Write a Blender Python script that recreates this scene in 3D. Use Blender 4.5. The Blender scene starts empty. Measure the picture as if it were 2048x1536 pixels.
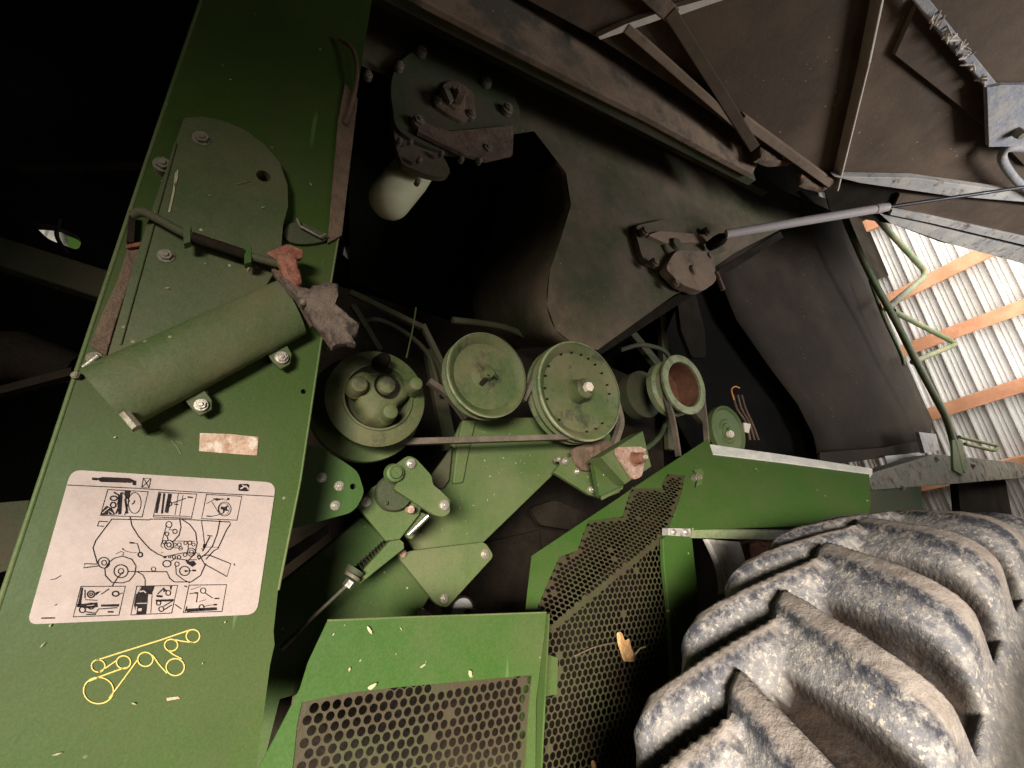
import bpy, bmesh, math, random
import numpy as np
from mathutils import Vector, Matrix, noise as mnoise
from mathutils.geometry import tessellate_polygon
random.seed(7)
rad = math.radians
SC = bpy.context.scene
COL = SC.collection

# ------------------------------------------------------------------ camera
S = 0.75                 # authoring units -> metres
CZ = 1.755               # camera height above the floor
FPX, PITCH, YAW = 900.0, rad(18.5), rad(30.3)
cam_d = bpy.data.cameras.new('camera'); cam = bpy.data.objects.new('camera', cam_d); COL.objects.link(cam)
cam_d.sensor_width = 36; cam_d.lens = 36*FPX/2048; cam_d.clip_start = 0.02; cam_d.clip_end = 200
cam.location = (0, 0, CZ); cam.rotation_euler = (rad(90)+PITCH, 0, -YAW)
SC.camera = cam

# ------------------------------------------------------------------ light
w = bpy.data.worlds.new('World'); SC.world = w; w.use_nodes = True
bg = w.node_tree.nodes['Background']; bg.inputs[0].default_value = (0.75, 0.85, 1.0, 1); bg.inputs[1].default_value = 0.004
def area(name, loc, target, sx, sy, power, col, spread=180):
    l = bpy.data.lights.new(name, 'AREA'); l.shape = 'RECTANGLE'; l.size = sx; l.size_y = sy
    l.energy = power; l.color = col; l.spread = rad(spread)
    o = bpy.data.objects.new(name, l); COL.objects.link(o); o.location = loc
    o.rotation_euler = (Vector(target)-Vector(loc)).to_track_quat('-Z', 'Y').to_euler()
    return o
# daylight through the open barn door behind and to the left of the camera
area('barn_door_daylight', (-2.0, -3.0, 1.68), (0.66, 0.7, 0.78), 1.3, 0.9, 60, (1.0, 0.935, 0.83), 41)
area('low_fill', (1.9, -2.6, 0.9), (1.3, 0.8, 1.9), 1.6, 1.0, 5, (1.0, 0.90, 0.80), 150)  # added low fill for the raised door's underside
area('cool_daylight_right', (3.9, -2.0, 2.1), (2.9, 0.3, 3.4), 1.4, 1.0, 32, (0.95, 0.96, 1.0), 80)
area('wall_fill', (5.5, 0.6, 3.8), (6.4, 4.0, 2.6), 2.4, 2.4, 92, (1.0, 0.98, 0.96), 170)  # unseen lamp added to brighten the barn wall
area('far_wall_fill', (-0.3, 2.9, 2.6), (-1.4, 4.4, 2.4), 1.0, 1.0, 90, (1.0, 0.97, 0.85), 160)  # unseen lamp added behind the hull to brighten the far siding
SC.view_settings.view_transform = 'Standard'; SC.view_settings.look = 'None'
SC.view_settings.gamma = 1; SC.view_settings.use_curve_mapping = False; SC.view_settings.exposure = 0
SC.render.engine = 'CYCLES'

# ------------------------------------------------------------------ geometry helpers
Hh = Vector((math.sin(YAW), math.cos(YAW), 0)); Rr = Vector((math.cos(YAW), -math.sin(YAW), 0)); Zz = Vector((0, 0, 1))
Fw = math.cos(PITCH)*Hh + math.sin(PITCH)*Zz; Up = -math.sin(PITCH)*Hh + math.cos(PITCH)*Zz
def ray(x, y): return Fw*FPX + Rr*(x-1024) + Up*(768-y)
def at(x, y, Y):
    v = ray(x, y); return v*(Y/v.y)
class Plane:
    def __init__(s, o, n): s.o = Vector(o); s.n = Vector(n).normalized()
    def at(s, x, y):
        v = ray(x, y); return v*(s.o.dot(s.n)/v.dot(s.n))
class Side:
    n = Vector((0, -1, 0))
    def __init__(s, Y): s.Y = Y
    def at(s, x, y): return at(x, y, s.Y)
def pl3(a, b, c):
    n = (b-a).cross(c-a).normalized()
    if n.dot(a) > 0: n = -n            # faces the viewer side
    return Plane(a, n)
def mrad(x, y, hpx, Y): return (at(x, y-hpx/2, Y)-at(x, y+hpx/2, Y)).length/2

def mk(name, verts, faces, mat, parent=None, smooth=False, bevel=0, recalc=True, attr=None, angle=40):
    me = bpy.data.meshes.new(name)
    me.from_pydata([(v[0]*S, v[1]*S, v[2]*S+CZ) for v in verts], [], faces)
    if recalc:
        bm = bmesh.new(); bm.from_mesh(me); bmesh.ops.recalc_face_normals(bm, faces=bm.faces); bm.to_mesh(me); bm.free()
    me.materials.append(mat)
    if smooth:
        me.polygons.foreach_set('use_smooth', [True]*len(me.polygons))
        if angle < 180: me.set_sharp_from_angle(angle=rad(angle))
    if attr:
        for k, vals in attr.items():
            a = me.attributes.new(k, 'FLOAT', 'POINT'); a.data.foreach_set('value', vals)
    o = bpy.data.objects.new(name, me); COL.objects.link(o)
    if parent is not None:
        o.parent = parent
        if parent.type == 'EMPTY': o.matrix_parent_inverse = Matrix.Translation(-parent.location)
    if bevel:
        b = o.modifiers.new('bevel', 'BEVEL'); b.width = bevel; b.segments = 2; b.limit_method = 'ANGLE'; b.angle_limit = rad(50)
    return o

def prism_data(loops, ext):
    """closed sheet: loops[0] outline, the rest holes; extruded by vector ext"""
    tris = tessellate_polygon(loops); flat = [p for l in loops for p in l]; n = len(flat)
    V = [Vector(p) for p in flat]+[Vector(p)+ext for p in flat]
    F = [tuple(t) for t in tris]+[tuple(i+n for i in reversed(t)) for t in tris]
    s = 0
    for l in loops:
        m = len(l)
        for i in range(m):
            a, b = s+i, s+(i+1) % m; F.append((a, b, b+n, a+n))
        s += m
    return V, F
def circle3(c, r, n=20, nrm=Vector((0, -1, 0))):
    u = nrm.orthogonal().normalized(); v = nrm.cross(u)
    return [c+r*(u*math.cos(2*math.pi*i/n)+v*math.sin(2*math.pi*i/n)) for i in range(n)]
def plate(name, px, P, th, mat, parent, holes=(), bevel=0.0012, wob=0):
    if not hasattr(P, 'at'): P = Side(P)
    pts = []
    for i, (x, y) in enumerate(px):
        pts.append(P.at(x, y))
    loops = [pts]
    for h in holes:
        if len(h) == 3 and not isinstance(h[0], tuple):
            c = P.at(h[0], h[1]); r = (P.at(h[0], h[1]-h[2])-c).length
            loops.append(circle3(c, r, 20, P.n))
        else: loops.append([P.at(*q) for q in h])
    V, F = prism_data(loops, -P.n*th)
    return mk(name, V, F, mat, parent, bevel=0 if holes else bevel)
def rounded(px, r, n=5):
    """round the corners of a pixel polygon"""
    out = []; m = len(px)
    for i in range(m):
        a, b, c = [Vector(px[j % m]) for j in (i-1, i, i+1)]
        d1 = (a-b); d2 = (c-b); rr = min(r, d1.length*.45, d2.length*.45)
        p = b+d1.normalized()*rr; q = b+d2.normalized()*rr
        for k in range(n+1):
            t = k/n; out.append(tuple((1-t)**2*p+2*t*(1-t)*b+t*t*q))
    return out
def smooth_loop(px, n=5):
    out = []; m = len(px)
    for i in range(m):
        p0, p1, p2, p3 = [Vector(px[(i+k) % m]) for k in (-1, 0, 1, 2)]
        for k in range(n):
            t = k/n
            out.append(tuple(.5*((2*p1)+(p2-p0)*t+(2*p0-5*p1+4*p2-p3)*t*t+(3*p1-p0-3*p2+p3)*t**3)))
    return out
def smooth_open(px, n=5):
    p = cat_lines([Vector((a, b, 0)) for a, b in px], n); return [(q.x, q.y) for q in p]
def lathe_data(c, prof, n=72, axis=Vector((0, 1, 0))):
    u = Vector((1, 0, 0)) if abs(axis.y) > .9 else axis.orthogonal().normalized(); v = axis.cross(u)
    V = []; F = []; m = len(prof)
    for i in range(n):
        a = 2*math.pi*i/n; e = u*math.cos(a)+v*math.sin(a)
        for r, h in prof: V.append(c+e*r+axis*h)
    for i in range(n):
        for j in range(m-1):
            a = i*m+j; b = ((i+1) % n)*m+j; F.append((a, b, b+1, a+1))
    if prof[0][0] > 1e-6: pass
    return V, F
def lathe(name, c, prof, mat, parent, n=72, axis=Vector((0, 1, 0)), angle=35):
    V, F = lathe_data(c, prof, n, axis); return mk(name, V, F, mat, parent, smooth=True, angle=angle)
def cat_lines(pts, n=6):
    out = []; m = len(pts)
    for i in range(m-1):
        p0 = pts[max(i-1, 0)]; p1 = pts[i]; p2 = pts[i+1]; p3 = pts[min(i+2, m-1)]
        for k in range(n):
            t = k/n
            out.append(.5*((2*p1)+(p2-p0)*t+(2*p0-5*p1+4*p2-p3)*t*t+(3*p1-p0-3*p2+p3)*t**3))
    out.append(pts[-1]); return out
def tube_data(pts, r, n=12, curve=False):
    if curve: pts = cat_lines(pts)
    V = []; F = []; up = Vector((.3, .9, .2)).normalized()
    rs = r if isinstance(r, (list, tuple)) else [r]*len(pts)
    for i, p in enumerate(pts):
        t = (pts[min(i+1, len(pts)-1)]-pts[max(i-1, 0)]).normalized()
        a = t.cross(up).normalized(); up = a.cross(t).normalized(); b = up
        for k in range(n):
            q = 2*math.pi*k/n; V.append(p+rs[i]*(a*math.cos(q)+b*math.sin(q)))
    for i in range(len(pts)-1):
        for k in range(n):
            F.append((i*n+k, i*n+(k+1) % n, (i+1)*n+(k+1) % n, (i+1)*n+k))
    F.append(tuple(range(n))); F.append(tuple((len(pts)-1)*n+k for k in range(n)))
    return V, F
def tube(name, pts, r, mat, parent, n=12, curve=False):
    V, F = tube_data(pts, r, n, curve); return mk(name, V, F, mat, parent, smooth=True, angle=50)
def bar_data(a, b, width, depth, side):
    """rectangular bar from a to b; side = direction of the width"""
    t = (b-a).normalized(); s = (side-side.dot(t)*t).normalized(); q = t.cross(s)
    V = [p+s*width/2*i+q*depth/2*j for p in (a, b) for i, j in ((-1, -1), (1, -1), (1, 1), (-1, 1))]
    F = [(0, 1, 2, 3), (7, 6, 5, 4)]+[(i, (i+1) % 4, 4+(i+1) % 4, 4+i) for i in range(4)]
    return V, F
def merge(*ds):
    V = []; F = []
    for v, f in ds:
        n = len(V); V += list(v); F += [tuple(i+n for i in q) for q in f]
    return V, F
def ribbon_data(px, wpx, P, closed=False):
    V = []; F = []; m = len(px); p = [Vector(q) for q in px]
    for i in range(m):
        a = p[i-1] if (i > 0 or closed) else p[i]; b = p[(i+1) % m] if (i < m-1 or closed) else p[i]
        t = (b-a); t = t.normalized() if t.length > 0 else Vector((1, 0)); nn = Vector((-t.y, t.x))*wpx/2
        V += [P.at(*(p[i]+nn)), P.at(*(p[i]-nn))]
    for i in range(m if closed else m-1):
        j = (i+1) % m; F.append((2*i, 2*i+1, 2*j+1, 2*j))
    return V, F
def poly_data(px, P): return [P.at(*q) for q in px], [tuple(range(len(px)))]
def circ_px(x, y, rx, ry=None, n=28, tilt=0):
    ry = ry or rx; c, s = math.cos(tilt), math.sin(tilt)
    return [(x+rx*math.cos(2*math.pi*i/n)*c-ry*math.sin(2*math.pi*i/n)*s, y+rx*math.cos(2*math.pi*i/n)*s+ry*math.sin(2*math.pi*i/n)*c) for i in range(n)]

# ------------------------------------------------------------------ materials
def M(name, base, dust, amount=.45, rough=.5, scale=6, bump=.12, metal=0, fleck=.0, scr=.0, spec=.4, third=None, third_amt=.5, fine=60, tsoft=.04):
    m = bpy.data.materials.new(name); m.use_nodes = True; nt = m.node_tree; N = nt.nodes; L = nt.links
    b = N['Principled BSDF']; geo = N.new('ShaderNodeNewGeometry')
    def nz(sc, det=6, ro=.6, vec=None):
        n = N.new('ShaderNodeTexNoise'); n.inputs['Scale'].default_value = sc; n.inputs['Detail'].default_value = det; n.inputs['Roughness'].default_value = ro
        L.new(vec or geo.outputs['Position'], n.inputs['Vector']); return n.outputs['Fac']
    def ramp(f, a, c, lo=0, hi=1):
        r = N.new('ShaderNodeMapRange'); r.inputs[1].default_value = a; r.inputs[2].default_value = c; r.inputs[3].default_value = lo; r.inputs[4].default_value = hi; L.new(f, r.inputs[0]); return r.outputs[0]
    def mix(f, A, B):
        x = N.new('ShaderNodeMix'); x.data_type = 'RGBA'
        for s_, v in ((6, A), (7, B)):
            if isinstance(v, tuple): x.inputs[s_].default_value = (*v, 1)
            else: L.new(v, x.inputs[s_])
        if isinstance(f, float): x.inputs[0].default_value = f
        else: L.new(f, x.inputs[0])
        return x.outputs[2]
    big = nz(scale, 8, .65); col = mix(ramp(big, .62-amount*.4, .85-amount*.4), base, dust)
    f2 = nz(fine, 5, .7); col = mix(ramp(f2, .45, .75, 0, .35), col, dust)
    f3 = nz(fine*5, 2, .6); col = mix(ramp(f3, .35, .7, 0, .16), col, tuple(min(1, x*1.9+.02) for x in dust))
    if third:
        t = nz(scale*1.7, 7, .7); col = mix(ramp(t, .62-third_amt*.3, (.70+tsoft)-third_amt*.3), col, third)
    if fleck:
        v = N.new('ShaderNodeTexVoronoi'); v.inputs['Scale'].default_value = 38; v.inputs['Randomness'].default_value = 1
        mp = N.new('ShaderNodeMapping'); mp.inputs['Rotation'].default_value = (.4, .9, .2); mp.inputs['Scale'].default_value = (1, .45, 1)
        L.new(geo.outputs['Position'], mp.inputs[0]); L.new(mp.outputs[0], v.inputs['Vector'])
        sel = nz(9, 2, .5)
        th = ramp(v.outputs['Distance'], .10, .06); s2 = ramp(sel, .60-fleck*.1, .66-fleck*.1)
        mu = N.new('ShaderNodeMath'); mu.operation = 'MULTIPLY'; L.new(th, mu.inputs[0]); L.new(s2, mu.inputs[1])
        col = mix(mu.outputs[0], col, (.38, .36, .22))
    if scr:
        mp = N.new('ShaderNodeMapping'); mp.inputs['Rotation'].default_value = (0, .5, 0); mp.inputs['Scale'].default_value = (26, 26, 2.2)
        L.new(geo.outputs['Position'], mp.inputs[0]); s1 = nz(1.6, 3, .5, mp.outputs[0]); s2 = nz(5, 2, .5)
        mu = N.new('ShaderNodeMath'); mu.operation = 'MULTIPLY'; L.new(ramp(s1, .70, .76), mu.inputs[0]); L.new(ramp(s2, .5, .62, 0, scr), mu.inputs[1])
        col = mix(mu.outputs[0], col, tuple(min(1, x*2.2+.05) for x in base))
    L.new(col, b.inputs['Base Color']); L.new(ramp(big, .3, .75, rough-.08, min(1, rough+.3)), b.inputs['Roughness'])
    b.inputs['Metallic'].default_value = metal; b.inputs['Specular IOR Level'].default_value = spec
    bp = N.new('ShaderNodeBump'); bp.inputs['Strength'].default_value = bump; bp.inputs['Distance'].default_value = .01
    ad = N.new('ShaderNodeMath'); ad.operation = 'ADD'; L.new(f2, ad.inputs[0]); L.new(ramp(big, 0, 1, 0, 1.5), ad.inputs[1])
    L.new(ad.outputs[0], bp.inputs['Height']); L.new(bp.outputs[0], b.inputs['Normal'])
    return m
G = (.032, .125, .020)
m_col = M('green_paint_panel', (.037, .072, .012), (.060, .076, .020), .36, .42, 2.6, .06, scr=.9, fleck=.6, third=(.060, .062, .030), third_amt=.28, tsoft=.25, spec=.22)
m_green = M('green_paint_bright', (.034, .088, .013), (.066, .086, .025), .42, .42, 3.0, .06, fleck=.8, scr=.4)
m_mech = M('green_paint_dusty', (.066, .112, .028), (.125, .140, .058), .5, .55, 5, .12, fleck=.4, third=(.095, .09, .045), third_amt=.15, tsoft=.2, scr=.5)
m_cover = M('green_paint_cover', (.044, .074, .020), (.092, .090, .042), .5, .5, 4.5, .10, scr=.7, fleck=.3)
m_pulley = M('pulley_paint', (.060, .100, .027), (.140, .130, .062), .5, .55, 9, .2, third=(.05, .05, .03), third_amt=.3)
m_shield = M('tube_shield_paint', (.050, .084, .024), (.110, .100, .048), .5, .55, 5, .14, scr=.8, fleck=.5)
m_dgreen = M('green_paint_grimy', (.030, .055, .018), (.085, .070, .042), .6, .7, 4, .15, fleck=.2)
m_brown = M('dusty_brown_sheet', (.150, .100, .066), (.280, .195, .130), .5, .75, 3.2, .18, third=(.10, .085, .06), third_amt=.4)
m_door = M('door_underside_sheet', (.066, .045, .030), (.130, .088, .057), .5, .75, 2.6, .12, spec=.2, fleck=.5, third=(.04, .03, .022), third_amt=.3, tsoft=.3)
m_flange = M('pale_lit_flange', (.66, .54, .43), (.8, .70, .58), .5, .6, 9, .2)  # pale tan; on the door flanges the caught light is in the colour
m_grime_shade = M('black_grime_shade', (.008, .007, .005), (.028, .020, .013), .5, .95, 4, .3, spec=.08)  # real grime on parts; on inner sheets, shade put into the colour
m_void = M('shade_black_interior', (.003, .003, .0025), (.009, .008, .006), .4, .95, 3, .2, spec=.05)  # near-black: the unlit inside of the machine put into the colour
m_recess = M('shade_green_recess', (.006, .010, .004), (.014, .014, .008), .4, .95, 4, .1, spec=.05)  # darkness of the recess put into the colour
m_rust = M('rusty_red_steel', (.20, .060, .035), (.34, .15, .10), .5, .8, 30, .6)
m_copper = M('worn_bearing_steel', (.42, .24, .17), (.62, .45, .37), .5, .5, 30, .4, metal=.3)
m_dirtbr = M('caked_brown_dirt', (.095, .060, .040), (.20, .135, .09), .5, .9, 14, .7)
m_wrap = M('greasy_wrapped_hose', (.090, .062, .048), (.18, .135, .105), .5, .7, 16, .7, third=(.04, .03, .025), third_amt=.35)
m_steel = M('zinc_bolt', (.62, .58, .50), (.38, .32, .24), .4, .32, 40, .1, metal=.75)
m_tank = M('grimy_tank_paint', (.085, .070, .043), (.150, .105, .070), .6, .7, 2.6, .2, fleck=.4, third=(.034, .050, .015), third_amt=.8, tsoft=.25)
m_steeld = M('dirty_bolt', (.26, .24, .18), (.15, .12, .08), .5, .5, 40, .2, metal=.4)
m_chrome = M('silver_rod', (.8, .77, .7), (.5, .45, .38), .2, .25, 40, .05, metal=.9)
m_belt = M('drive_belt', (.095, .075, .055), (.19, .15, .11), .5, .75, 12, .2)
m_strut = M('strut_tube', (.50, .45, .44), (.58, .48, .42), .45, .5, 9, .12)
m_black = M('black_steel', (.010, .010, .012), (.05, .045, .04), .3, .35, 12, .05)
m_railg = M('pale_green_rail', (.19, .235, .11), (.31, .31, .18), .5, .45, 14, .1, third=(.09, .11, .06), third_amt=.5, tsoft=.15)
m_alu = M('galvanised_channel', (.36, .35, .33), (.50, .45, .38), .5, .55, 9, .25, metal=.2, third=(.16, .12, .09), third_amt=.25)
m_bluegrey = M('blue_grey_steel', (.20, .21, .24), (.38, .34, .29), .5, .6, 18, .4)
m_weather = M('pale_weather_strip', (.45, .45, .42), (.62, .58, .52), .5, .7, 25, .3)
m_dkshield = M('dark_side_shield', (.020, .0145, .010), (.046, .034, .023), .45, .85, 2.2, .1, spec=.15, fleck=.3)
m_rail = M('green_handrail', (.060, .115, .040), (.20, .16, .085), .45, .45, 9, .12)
m_deck = M('ladder_deck', (.10, .105, .075), (.21, .17, .13), .5, .7, 8, .25, third=(.05, .04, .03), third_amt=.35)
m_cream = M('pale_cream', (.72, .70, .40), (.8, .77, .52), .4, .55, 6, .08)
m_wood = M('orange_pine_purlin', (.40, .17, .08), (.54, .27, .15), .5, .75, 6, .25)
m_ground = M('dirt_floor', (.17, .13, .10), (.28, .22, .17), .5, .95, 2, .6)
m_leaf = M('dry_leaf', (.52, .27, .10), (.70, .42, .20), .5, .8, 60, .5)
m_chaff = M('chaff', (.36, .33, .18), (.46, .42, .27), .5, .8, 60, .2)
m_decal = M('decal_vinyl', (.42, .335, .305), (.33, .26, .23), .42, .5, 7, .03, scr=.0)
m_ink = M('decal_ink', (.012, .009, .010), (.03, .022, .022), .3, .7, 20, .02, spec=.1)
m_ink2 = M('decal_grey_ink', (.30, .25, .24), (.42, .35, .33), .4, .5, 60, .02)
m_yellow = M('yellow_line', (.62, .44, .09), (.55, .42, .14), .4, .5, 20, .02)
m_worn = M('worn_label', (.55, .38, .28), (.28, .15, .09), .55, .7, 30, .3, third=(.66, .55, .45), third_amt=.5)
m_rusttube = M('brown_bore', (.13, .055, .032), (.22, .10, .06), .5, .7, 20, .2)
m_siding = M('pale_siding', (.68, .66, .62), (.48, .45, .40), .5, .6, 1.3, .05, third=(.38, .33, .27), third_amt=.2, tsoft=.3)
m_rim = M('wheel_rim', (.55, .42, .05), (.30, .24, .12), .4, .5, 5, .1)
m_orange = M('orange_wire', (.8, .30, .05), (.6, .25, .08), .3, .5, 20, .1)  # plain orange wire colour, no emission

# tyre: wear, caked dirt and painted slot shadow follow the lugs through mesh attributes
def tyre_mat():
    m = bpy.data.materials.new('dusty_tyre_rubber'); m.use_nodes = True; nt = m.node_tree; N = nt.nodes; L = nt.links; b = N['Principled BSDF']
    geo = N.new('ShaderNodeNewGeometry')
    def attr(n): a = N.new('ShaderNodeAttribute'); a.attribute_name = n; return a.outputs['Fac']
    def nz(sc, det=7, ro=.65):
        n = N.new('ShaderNodeTexNoise'); n.inputs['Scale'].default_value = sc; n.inputs['Detail'].default_value = det; n.inputs['Roughness'].default_value = ro; n.inputs['Distortion'].default_value = .1
        L.new(geo.outputs['Position'], n.inputs['Vector']); return n.outputs['Fac']
    def rmp(f, a, c, lo=0, hi=1):
        r = N.new('ShaderNodeMapRange'); r.inputs[1].default_value = a; r.inputs[2].default_value = c; r.inputs[3].default_value = lo; r.inputs[4].default_value = hi; L.new(f, r.inputs[0]); return r.outputs[0]
    def mth(op, a, c):
        x = N.new('ShaderNodeMath'); x.operation = op
        for i, v in enumerate((a, c)):
            if isinstance(v, (int, float)): x.inputs[i].default_value = v
            else: L.new(v, x.inputs[i])
        return x.outputs[0]
    def mix(f, A, B):
        x = N.new('ShaderNodeMix'); x.data_type = 'RGBA'
        for s_, v in ((6, A), (7, B)):
            if isinstance(v, tuple): x.inputs[s_].default_value = (*v, 1)
            else: L.new(v, x.inputs[s_])
        L.new(f, x.inputs[0]); return x.outputs[2]
    n1 = nz(9); n2 = nz(55, 6, .75); n3 = nz(170, 4, .7)
    col = mix(rmp(n1, .35, .65), (.135, .135, .155), (.24, .225, .215))
    col = mix(rmp(n2, .45, .62), col, (.34, .31, .285))
    col = mix(mth('MULTIPLY', rmp(n3, .55, .64), .85), col, (.58, .50, .40))
    land = mix(rmp(n2, .35, .65), (.22, .175, .145), (.35, .30, .265))
    col = mix(mth('MULTIPLY', attr('land'), rmp(n1, .25, .45, .55, .95)), col, land)
    col = mix(mth('MULTIPLY', attr('edge'), rmp(n2, .62, .44, .15, .95)), col, (.034, .035, .048))
    soil_shade = mix(rmp(n2, .35, .65), (.009, .006, .004), (.032, .019, .012))
    col = mix(mth('MULTIPLY', attr('soil_shade'), rmp(n1, .3, .5, .75, 1.0)), col, soil_shade)
    side = mix(rmp(n2, .3, .7), (.040, .036, .033), (.085, .074, .064))
    col = mix(attr('side'), col, side)
    L.new(col, b.inputs['Base Color']); b.inputs['Roughness'].default_value = .82; b.inputs['Specular IOR Level'].default_value = .3
    bp = N.new('ShaderNodeBump'); bp.inputs['Strength'].default_value = .6; bp.inputs['Distance'].default_value = .005
    L.new(mth('ADD', mth('MULTIPLY', n2, 1.4), mth('ADD', mth('MULTIPLY', n3, .6), n1)), bp.inputs['Height']); L.new(bp.outputs[0], b.inputs['Normal'])
    return m
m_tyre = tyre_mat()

# ------------------------------------------------------------------ the setting
def tag(o, label=None, cat=None, group=None, kind=None):
    if label: o['label'] = label
    if cat: o['category'] = cat
    if group: o['group'] = group
    if kind: o['kind'] = kind
    return o
FLOOR = -CZ/S
g = mk('ground', [(-20, -14, FLOOR), (20, -14, FLOOR), (20, 16, FLOOR), (-20, 16, FLOOR)], [(0, 1, 2, 3)], m_ground, recalc=False); tag(g, kind='structure')

def empty(name, label, cat, loc):
    o = bpy.data.objects.new(name, None); COL.objects.link(o); o.location = loc; tag(o, label, cat); return o

# barn wall behind the machine, seen past the ladder
c0 = ray(1900, 700).normalized()
BW = Plane(c0*8.0, -c0)
barn = empty('barn_wall', 'bright ribbed metal barn wall with orange wooden purlins beyond the green ladder', 'barn wall', tuple(BW.at(1950, 760)*S+Vector((0, 0, CZ-1))))
o0 = BW.at(1946, 650); gdir = (BW.at(1996, 758)-o0).normalized(); sdir = gdir.cross(BW.n).normalized()
period = (BW.at(1946+44, 650)-o0).dot(sdir); period = abs(period)
prof = [(0, 0), (.07, .055), (.17, .055), (.24, 0), (.48, 0), (.51, .018), (.55, .018), (.58, 0), (.74, 0), (.77, .018), (.81, .018), (.84, 0)]
V = []; F = []; cols = 0
for k in range(-30, 26):
    for s_, h in prof:
        p = o0+sdir*(k+s_)*period+BW.n*h
        V += [p-gdir*5.2, p+gdir*3.6]; cols += 1
F = [(2*i, 2*i+1, 2*i+3, 2*i+2) for i in range(cols-1)]
mk('siding', V, F, m_siding, barn, recalc=False)
BP = Plane(c0*7.86, -c0)
for a, b in (((1700, 640), (2300, 340)), ((1700, 741), (2300, 519)), ((1700, 880), (2300, 688)), ((1700, 1000), (2300, 870)), ((1500, 560), (2000, 330))):
    p, q = BP.at(*a), BP.at(*b); d = bar_data(p, q, .155, .10, gdir); mk('purlin', *d, m_wood, barn, bevel=.004)

# wall on the far side of the barn, glimpsed through the machine
far = empty('far_barn_wall', 'pale siding glimpsed through the gap in the dark left side of the machine', 'barn wall', (-1.0, 4.6, 0))
V = []; n = 0
for k in range(90):
    for s_, h in ((0, 0), (.25, .03), (.5, .03), (.75, 0)):
        x = -6.5+(k+s_)*.16; V += [(x, 6.2-h, -1.5), (x, 6.2-h, 5)]; n += 1
mk('siding', V, [(2*i, 2*i+1, 2*i+3, 2*i+2) for i in range(n-1)], m_siding, far, recalc=False)

# ------------------------------------------------------------------ the combine harvester
CB = empty('combine_harvester', 'green combine harvester with raised side door, exposed belt pulleys and dusty lugged tyre', 'combine harvester', (1.2, 1.2, 0))
def bolt(x, y, Y, r=9, mat=None, parent=None, tilt=None, stub=True, name='bolt'):
    mat = mat or m_steel; c = at(x, y, Y); R_ = mrad(x, y, 2*r, Y); a = random.random()*1.0
    ax = Vector((0, 1, 0))
    d1 = lathe_data(c, [(0, -.18*R_), (R_*1.05, -.18*R_), (R_*1.12, -.1*R_), (R_*1.12, .02)], 24)
    pts = [c+Vector((math.cos(a+i*math.pi/3), 0, math.sin(a+i*math.pi/3)))*R_*.86+Vector((0, -.16*R_, 0)) for i in range(6)]
    d2 = prism_data([pts], Vector((0, -.45*R_, 0)))
    ds = [d1, d2]
    if stub: ds.append(lathe_data(c, [(0, -.85*R_), (R_*.38, -.85*R_), (R_*.42, -.75*R_), (R_*.42, -.5*R_)], 16))
    return mk(name, *merge(*ds), mat, parent or CB, smooth=True, angle=30, bevel=.0006)

# --- inner hull: shade-coloured back, floor and roof of the machine's inside
LBK = 2.35
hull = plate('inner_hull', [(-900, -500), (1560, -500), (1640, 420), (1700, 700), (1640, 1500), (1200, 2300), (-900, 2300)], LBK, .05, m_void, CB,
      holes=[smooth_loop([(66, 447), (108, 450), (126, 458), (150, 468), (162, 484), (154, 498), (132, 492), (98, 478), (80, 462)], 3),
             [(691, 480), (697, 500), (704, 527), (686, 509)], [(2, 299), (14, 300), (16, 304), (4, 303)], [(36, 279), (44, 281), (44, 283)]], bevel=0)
# green drum edge behind the gap
tube('inner_hose', cat_lines([at(120, 440, 2.2), at(113, 466, 2.2), at(120, 486, 2.2), at(134, 505, 2.2)]), .007, m_black, CB)
plate('green_panel', [(126, 440), (180, 440), (180, 520), (140, 510)], 5.9, .03, m_green, far)

# --- dark structures on the left
b = bar_data(at(-120, 470, 1.9), at(240, 585, 1.6), .085, .08, Vector((0, 0, 1))); mk('cross_beam', *b, m_dgreen, CB, bevel=.004)
tube('auger_tube', [at(-160, 720, 1.6), at(40, 712, 1.6), at(160, 740, 1.55)], [.07, .066, .04], m_grime_shade, CB, 24)
b = bar_data(at(-60, 800, 1.5), at(150, 745, 1.4), .02, .02, Vector((0, 0, 1))); mk('tie_rod', *b, m_grime_shade, CB)
plate('lower_bracket', [(-60, 1010), (60, 1000), (20, 1140), (-60, 1160)], 1.5, .03, m_dgreen, CB)
b = bar_data(at(40, 340, 2.0), at(290, 330, 1.9), .01, .03, Vector((0, 0, 1))); mk('tie_rod', *b, m_grime_shade, CB)

# --- the tall column panel
colpx = [(445, -135), (400, 0), (303, 290), (203, 590), (153, 740), (80, 960), (0, 1200), (-67, 1400), (-130, 1600), (505, 1600), (513, 1536), (540, 1330), (549, 1290), (547, 1262), (556, 1180), (600, 960), (640, 690), (680, 450), (712, 200), (765, -135)]
column = plate('column_panel', colpx, 1.0, .03, m_col, CB, holes=[(607, 783, 5)], bevel=.002)
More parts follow.
